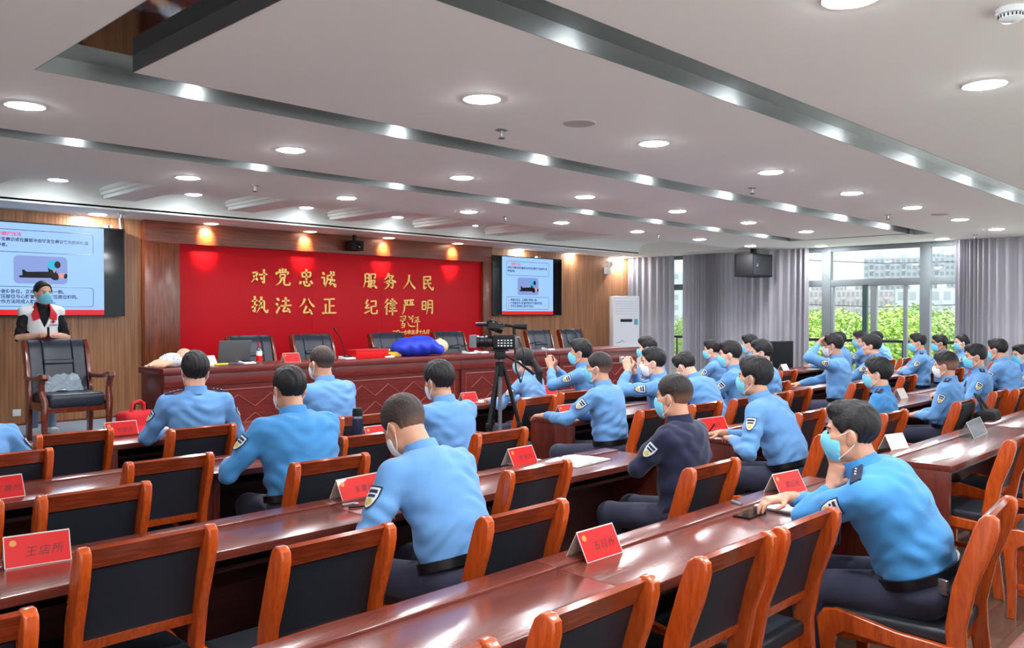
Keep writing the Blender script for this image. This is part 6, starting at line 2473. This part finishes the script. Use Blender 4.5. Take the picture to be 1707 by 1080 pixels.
def vest_field():
    F = Field(Pp_ - V(0.35, 0.3, 0.25), Np_ + V(0.35, 0.3, 0.2), 0.011)
    F.ell(Pp_ + V(0, 0, -0.03), (0.185, 0.14, 0.16), None, 0.04)
    F.ell(Wp_ + V(0, 0.0, -0.02), (0.168, 0.130, 0.16), Rt_, 0.05)
    F.ell(Cp_ + Rt_ @ V(0, 0.0, -0.01), (0.172, 0.134, 0.165), Rt_, 0.05)
    F.ell(Cp_ + Rt_ @ V(0, -0.012, 0.075), (0.185, 0.108, 0.1), Rt_, 0.04)
    for s in (-1, 1):
        F.cap(Np_ + Rt_ @ V(s * 0.06, -0.008, -0.015), wv['sh'][s] + Rt_ @ V(s * 0.012, 0, 0.008), 0.062, 0.064, 0.03)
    X_, Y_, Z_ = F.grids()
    # arm holes, neck and open V
    F.v = np.maximum(F.v, np.abs(X_) - 0.228).astype(np.float32)
    rad = np.sqrt((X_ - Np_[0]) ** 2 + (Y_ - Np_[1]) ** 2 * 0.8)
    F.v = np.maximum(F.v, np.where(Z_ > Np_[2] - 0.06, 0.078 - rad, -1)).astype(np.float32)
    vv = np.where(Y_ > 0.03, (Z_ - (Np_[2] - 0.22)) * 0.42 - np.abs(X_), -1)
    F.v = np.maximum(F.v, vv).astype(np.float32)
    return F, X_, Y_, Z_


zmid = Wp_[2] + 0.02
F, X_, Y_, Z_ = vest_field()
F.v = np.maximum(F.v, zmid - Z_).astype(np.float32)
me, _p = F.mesh('vest', M['vest_white'], 1)
vo_ = mesh_obj('vest', me, root)
F, X_, Y_, Z_ = vest_field()
F.v = np.maximum(np.maximum(F.v, Z_ - zmid - 0.004), Pp_[2] - 0.15 - Z_).astype(np.float32)
me, _p = F.mesh('vest_skirt', M['vest_red'], 1)
o = mesh_obj('vest_skirt', me, root)
o['label'] = 'red lower part of the vest'
for s in (-1, 1):
    mb = MB()
    n0 = Np_
    pts = [n0 + V(s * 0.075, -0.03, 0.03), n0 + V(s * 0.085, 0.05, 0.0), n0 + V(s * 0.125, 0.10, -0.075), n0 + V(s * 0.115, 0.132, -0.14), n0 + V(s * 0.045, 0.135, -0.115), n0 + V(s * 0.062, 0.095, -0.02), n0 + V(s * 0.064, 0.03, 0.045), n0 + V(s * 0.055, -0.04, 0.06)]
    mb.face([tuple(q) for q in pts])
    bmesh.ops.triangulate(mb.bm, faces=mb.bm.faces[:])
    r_ = bmesh.ops.solidify(mb.bm, geom=mb.bm.faces[:], thickness=0.008)
    o = mb.obj('vest_collar', M['vest_red'], vo_)
    o['label'] = 'red collar'
cx = Cp_ + Rt_ @ V(-0.085, 0.128, 0.01)
mb = MB()
mb.box((cx[0] - 0.006, cx[1] - 0.01, cx[2] - 0.02), (cx[0] + 0.006, cx[1] + 0.012, cx[2] + 0.02))
mb.box((cx[0] - 0.02, cx[1] - 0.01, cx[2] - 0.006), (cx[0] + 0.02, cx[1] + 0.012, cx[2] + 0.006))
mb.obj('cross_emblem', M['vest_red'], vo_)
MB().box((cx[0] - 0.04, cx[1] - 0.01, cx[2] - 0.042), (cx[0] + 0.04, cx[1] + 0.009, cx[2] - 0.030)).obj('emblem_lettering', M['denim'], vo_)
# her clicker
q = to_world(wv, (wv['arms'][-1][2] + wv['arms'][1][2]) / 2 + V(0, 0.085, 0.03))
o = MB().tube([(0, 0, -0.05), (0, 0, 0.06)], 0.012, 10).obj('presenter_clicker', M['black'])
o.location = q
tag(o, 'small black clicker held in the clasped hands of the standing woman', 'clicker')

# crumpled plastic film on the armchair seat
bm = bmesh.new()
n = 26
rnd = random.Random(3)
vs = [[None] * (n + 1) for _ in range(n + 1)]
for i in range(n + 1):
    for j in range(n + 1):
        u, v_ = i / n, j / n
        x = (u - 0.5) * 0.40
        yb = 0.03 + 0.17 * v_
        z = 0.507 + 0.16 * (1 - v_) ** 1.2 + 0.016 * math.sin(u * 13 + 5 * v_ * v_) * math.sin(v_ * 9 + u * 4) + 0.008 * math.sin(u * 31 - v_ * 23) + rnd.uniform(-0.005, 0.005)
        z = max(z, 0.506)
        vs[i][j] = bm.verts.new((x, -yb, z))
for i in range(n):
    for j in range(n):
        bm.faces.new((vs[i][j], vs[i + 1][j], vs[i + 1][j + 1], vs[i][j + 1]))
me = bpy.data.meshes.new('plastic_film')
bm.to_mesh(me)
bm.free()
finish(me, M['film'], False)
o = mesh_obj('plastic_film', me)
o.location = (3.02, 9.56, DAIS)
tag(o, 'crumpled clear plastic film lying on the seat of the black armchair', 'plastic wrap')

# bags beside the head table
t = thing('red_backpack', 'red bag with a white patterned ribbon on the dais by the table end', 'bag', (3.26, 8.12, DAIS), 0.2)
F = Field((-0.3, -0.25, -0.02), (0.3, 0.25, 0.6), 0.011)
F.rbox((0, 0, 0.19), (0.12, 0.06, 0.15), 0.045, None, 0.02)
F.rbox((0, -0.09, 0.13), (0.09, 0.03, 0.07), 0.03, None, 0.03)
me, _p = F.mesh('bag_body', M['vest_red'], 1)
mesh_obj('bag_body', me, t)
MB().tube([(-0.09, -0.04, 0.36), (-0.07, -0.05, 0.46), (0.0, -0.05, 0.485), (0.05, -0.04, 0.45), (0.06, -0.03, 0.36)], 0.016, 8).obj('carry_handle', M['vest_red'], t)
mb = MB()
mb.box((-0.15, -0.155, 0.10), (0.15, -0.13, 0.17), 0.006)
mb.obj('patterned_ribbon', m_gown, t)
t = thing('dark_handbag', 'dark grey handbag leaning behind the red bag at the table end', 'bag', (3.36, 8.30, DAIS), -0.2)
MB().box((-0.11, -0.06, 0.0), (0.11, 0.06, 0.37), 0.03, 3).obj('bag_body', M['grey'], t)
MB().tube([(-0.07, -0.06, 0.3), (-0.05, -0.075, 0.44), (0.05, -0.075, 0.44), (0.07, -0.06, 0.3)], 0.01, 8).obj('carry_handle', M['black'], t)

# bag hung over a chair in the second row
t = thing('shoulder_bag', 'black shoulder bag hanging on the padded chair of the flat-topped man', 'bag', (7.93, 2.10, 0.0), 0.1)
F = Field((-0.3, -0.2, 0.35), (0.3, 0.25, 1.1), 0.011)
F.rbox((0, 0, 0.66), (0.12, 0.04, 0.14), 0.04, None, 0.02)
me, _p = F.mesh('bag_body', M['black_cloth'], 1)
mesh_obj('bag_body', me, t)
MB().tube([(-0.12, 0.0, 0.78), (-0.10, 0.04, 0.90), (-0.03, 0.09, 0.96), (0.06, 0.07, 0.93), (0.12, 0.0, 0.80)], 0.014, 8, flat=(1.6, 0.7)).obj('strap', M['black_cloth'], t)

# ================================================================ tripod and video camera
TX, TY = 4.9, 4.9
t = thing('tripod', 'black tripod standing in the aisle under the video camera', 'tripod', (TX, TY, 0), math.radians(44))
MB().tube([(0, 0, 0.42), (0, 0, 1.30)], 0.016, 12).obj('centre_column', M['grey'], t)
MB().tube([(0, 0, 1.14), (0, 0, 1.26)], 0.036, 14).obj('shoulder', M['black'], t)
for k in range(3):
    a = 2 * PI * k / 3 + 0.45
    c, s = math.cos(a), math.sin(a)
    o = MB().tube([(0.03 * c, 0.03 * s, 1.22), (0.16 * c, 0.16 * s, 0.74)], 0.017, 10).obj('leg', M['black'], t)
    MB().tube([(0.155 * c, 0.155 * s, 0.76), (0.37 * c, 0.37 * s, 0.02)], 0.012, 10).obj('lower_leg', M['black'], o)
    MB().ball((0.37 * c, 0.37 * s, 0.018), 0.018).obj('rubber_foot', M['black'], o)
    MB().box((-0.022, -0.022, 0.72), (0.022, 0.022, 0.77), 0.005, mtx=Matrix.Translation((0.16 * c, 0.16 * s, 0))).obj('leg_clamp', M['black'], o)
    MB().tube([(0.015 * c, 0.015 * s, 0.66), (0.165 * c, 0.165 * s, 0.73)], 0.007, 6).obj('spreader_arm', M['black'], o)
MB().box((-0.035, -0.045, 1.28), (0.035, 0.045, 1.345), 0.012, 3).obj('fluid_head', M['black'], t)
MB().box((-0.03, -0.07, 1.345), (0.03, 0.07, 1.362), 0.004).obj('camera_plate', M['dark_metal'], t)
MB().tube([(0.04, -0.04, 1.31), (0.09, -0.16, 1.24), (0.12, -0.28, 1.15)], [0.008, 0.010, 0.014], 10).obj('pan_handle', M['black'], t)
t = thing('video_camera', 'professional video camera with top handle and lens hood on the tripod', 'video camera', (TX, TY, 1.363), math.radians(44))
MB().box((-0.05, -0.12, 0.0), (0.05, 0.06, 0.115), 0.012, 3).obj('camera_body', M['black'], t)
mb = MB()
for r_, a, b in ((0.046, 0.06, 0.10), (0.05, 0.10, 0.125), (0.044, 0.125, 0.165), (0.052, 0.165, 0.19)):
    mb.lathe([(r_ - 0.004, a), (r_, a + 0.003), (r_, b - 0.003), (r_ - 0.004, b)], 26, mtx=Matrix.Translation((0, 0, 0.06)) @ Matrix.Rotation(-PI / 2, 4, 'X'))
mb.obj('lens_barrel', M['dark_metal'], t)
MB().lathe([(0.0, 0.182), (0.045, 0.184)], 20, mtx=Matrix.Translation((0, 0, 0.06)) @ Matrix.Rotation(-PI / 2, 4, 'X')).obj('front_glass', M['black_gloss'], t)
mb = MB()
hood = [(-0.06, 0.012), (0.06, 0.012), (0.06, 0.112), (-0.06, 0.112)]
mb.prism(hood, 'y', 0.19, 0.25, 0.006)
mb.obj('lens_hood', M['grey'], t)
MB().tube([(0, -0.12, 0.115), (0, -0.11, 0.185), (0, -0.04, 0.195), (0, 0.06, 0.195), (0, 0.09, 0.185), (0, 0.08, 0.11)], 0.014, 10).obj('carry_handle', M['black'], t)
MB().box((-0.035, 0.06, 0.19), (0.035, 0.11, 0.235), 0.008).obj('handle_unit', M['black'], t)
MB().tube([(0.045, 0.03, 0.20), (0.045, 0.20, 0.20)], 0.017, 12).obj('microphone', M['dark_metal'], t)
MB().tube([(0.0, -0.12, 0.185), (0.0, -0.22, 0.18)], [0.022, 0.026], 12).obj('viewfinder', M['black'], t)
MB().box((-0.055, -0.165, 0.005), (0.055, -0.12, 0.10), 0.01).obj('battery', M['grey'], t)
mb = MB()
for i in range(5):
    for j in range(3):
        mb.box((-0.054, -0.10 + 0.026 * i, 0.02 + 0.022 * j), (-0.049, -0.084 + 0.026 * i, 0.032 + 0.022 * j), 0.001)
mb.obj('side_buttons', M['silver'], t)
MB().box((-0.10, 0.03, 0.08), (-0.088, 0.16, 0.165), 0.004, mtx=Matrix.Translation((0, 0.02, 0.09)) @ Matrix.Rotation(0.35, 4, 'X') @ Matrix.Translation((0.04, -0.05, -0.04))).obj('flip_screen', M['black_gloss'], t)
MB().tube([(-0.05, -0.15, 0.09), (-0.075, -0.19, -0.02), (-0.07, -0.20, -0.16), (-0.055, -0.17, -0.27), (-0.045, -0.13, -0.16), (-0.05, -0.12, 0.02)], 0.012, 6, flat=(1.8, 0.35)).obj('shoulder_strap', M['black_cloth'], t)

# ================================================================ things held in hands
pp = PEOPLE['phone']
q = to_world(pp, (pp['arms'][-1][2] + pp['arms'][1][2]) / 2 + V(-0.005, 0.06, 0.09))
o = MB().box((-0.038, -0.004, -0.078), (0.038, 0.004, 0.078), 0.003, 3).obj('smartphone', plain('phone_case_brown', (92, 50, 40), 0.4))
o.location = q
o.rotation_euler = (-0.25, 0.0, math.radians(pp['yaw'] + 12))
tag(o, 'brown-cased smartphone held up by the man taking a picture', 'phone')
pc = PEOPLE['cam']
q = to_world(pc, (pc['arms'][-1][2] + pc['arms'][1][2]) / 2 + V(-0.01, 0.075, 0.085))
t = thing('compact_camera', 'small silver and black camera held up in two hands', 'camera', q, math.radians(pc['yaw']))
MB().box((-0.05, -0.012, -0.03), (0.05, 0.012, 0.03), 0.005, 3).obj('camera_body', M['silver'], t)
MB().lathe([(0.022, 0.0), (0.022, 0.02), (0.0, 0.021)], 18, mtx=Matrix.Translation((0.008, 0.010, 0)) @ Matrix.Rotation(-PI / 2, 4, 'X')).obj('lens', M['black'], t)
pw = PEOPLE['writer']
W_ = pw['arms'][1][2]
d_ = unit(pw['arms'][1][3])
q = to_world(pw, W_ + d_ * 0.10 + V(0, 0, -0.01))
o = MB().tube([(0.015, -0.06, 0.09), (0, 0, 0.0), (-0.005, 0.015, -0.025)], [0.005, 0.005, 0.0015], 8).obj('ballpoint_pen', M['black'])
o.location = q
tag(o, 'black pen in the hand of the writing man', 'pen')
# ties and the near man's belt pouch
for key in ('tie',):
    pt = PEOPLE[key]
    a_ = pt['Np'] + pt['Rt2'] @ V(0, 0.075, -0.01)
    b_ = pt['Cp'] + pt['Rt2'] @ V(0, 0.128, 0.0)
    c_ = pt['Wp'] + pt['Rt2'] @ V(0, 0.132, -0.02)
    MB().tube([tuple(a_), tuple(b_), tuple(c_), tuple(c_ + V(0, 0, -0.06))], [0.016, 0.026, 0.036, 0.004], 10, flat=(1, 0.25)).obj('necktie', M['patch_navy'], pt['root'])
pn = PEOPLE['near']
a_ = pn['Np'] + V(0.02, 0.16, -0.20)
b_ = pn['Wp'] + V(-0.03, 0.30, 0.04)
MB().tube([tuple(pn['Np'] + pn['Rt2'] @ V(0, 0.07, 0.0)), tuple(pn['Cp'] + pn['Rt2'] @ V(0, 0.145, 0.03)), tuple(pn['Wp'] + V(-0.02, 0.25, 0.10)), tuple(pn['Wp'] + V(-0.02, 0.26, -0.06))], [0.016, 0.026, 0.036, 0.03], 10, flat=(1, 0.25)).obj('necktie', M['patch_navy'], pn['root'])
q = pn['Pp'] + pn['Rt1'] @ V(-0.165 * 1.12, -0.085, 0.055)
MB().box((-0.045, -0.008, -0.028), (0.045, 0.008, 0.028), 0.004, mtx=Matrix.Translation(Vector(tuple(q))) @ Matrix.Rotation(math.radians(52), 4, 'Z') @ Matrix.Translation((0, -0.006, 0))).obj('belt_pouch', M['silver'], pn['root'])
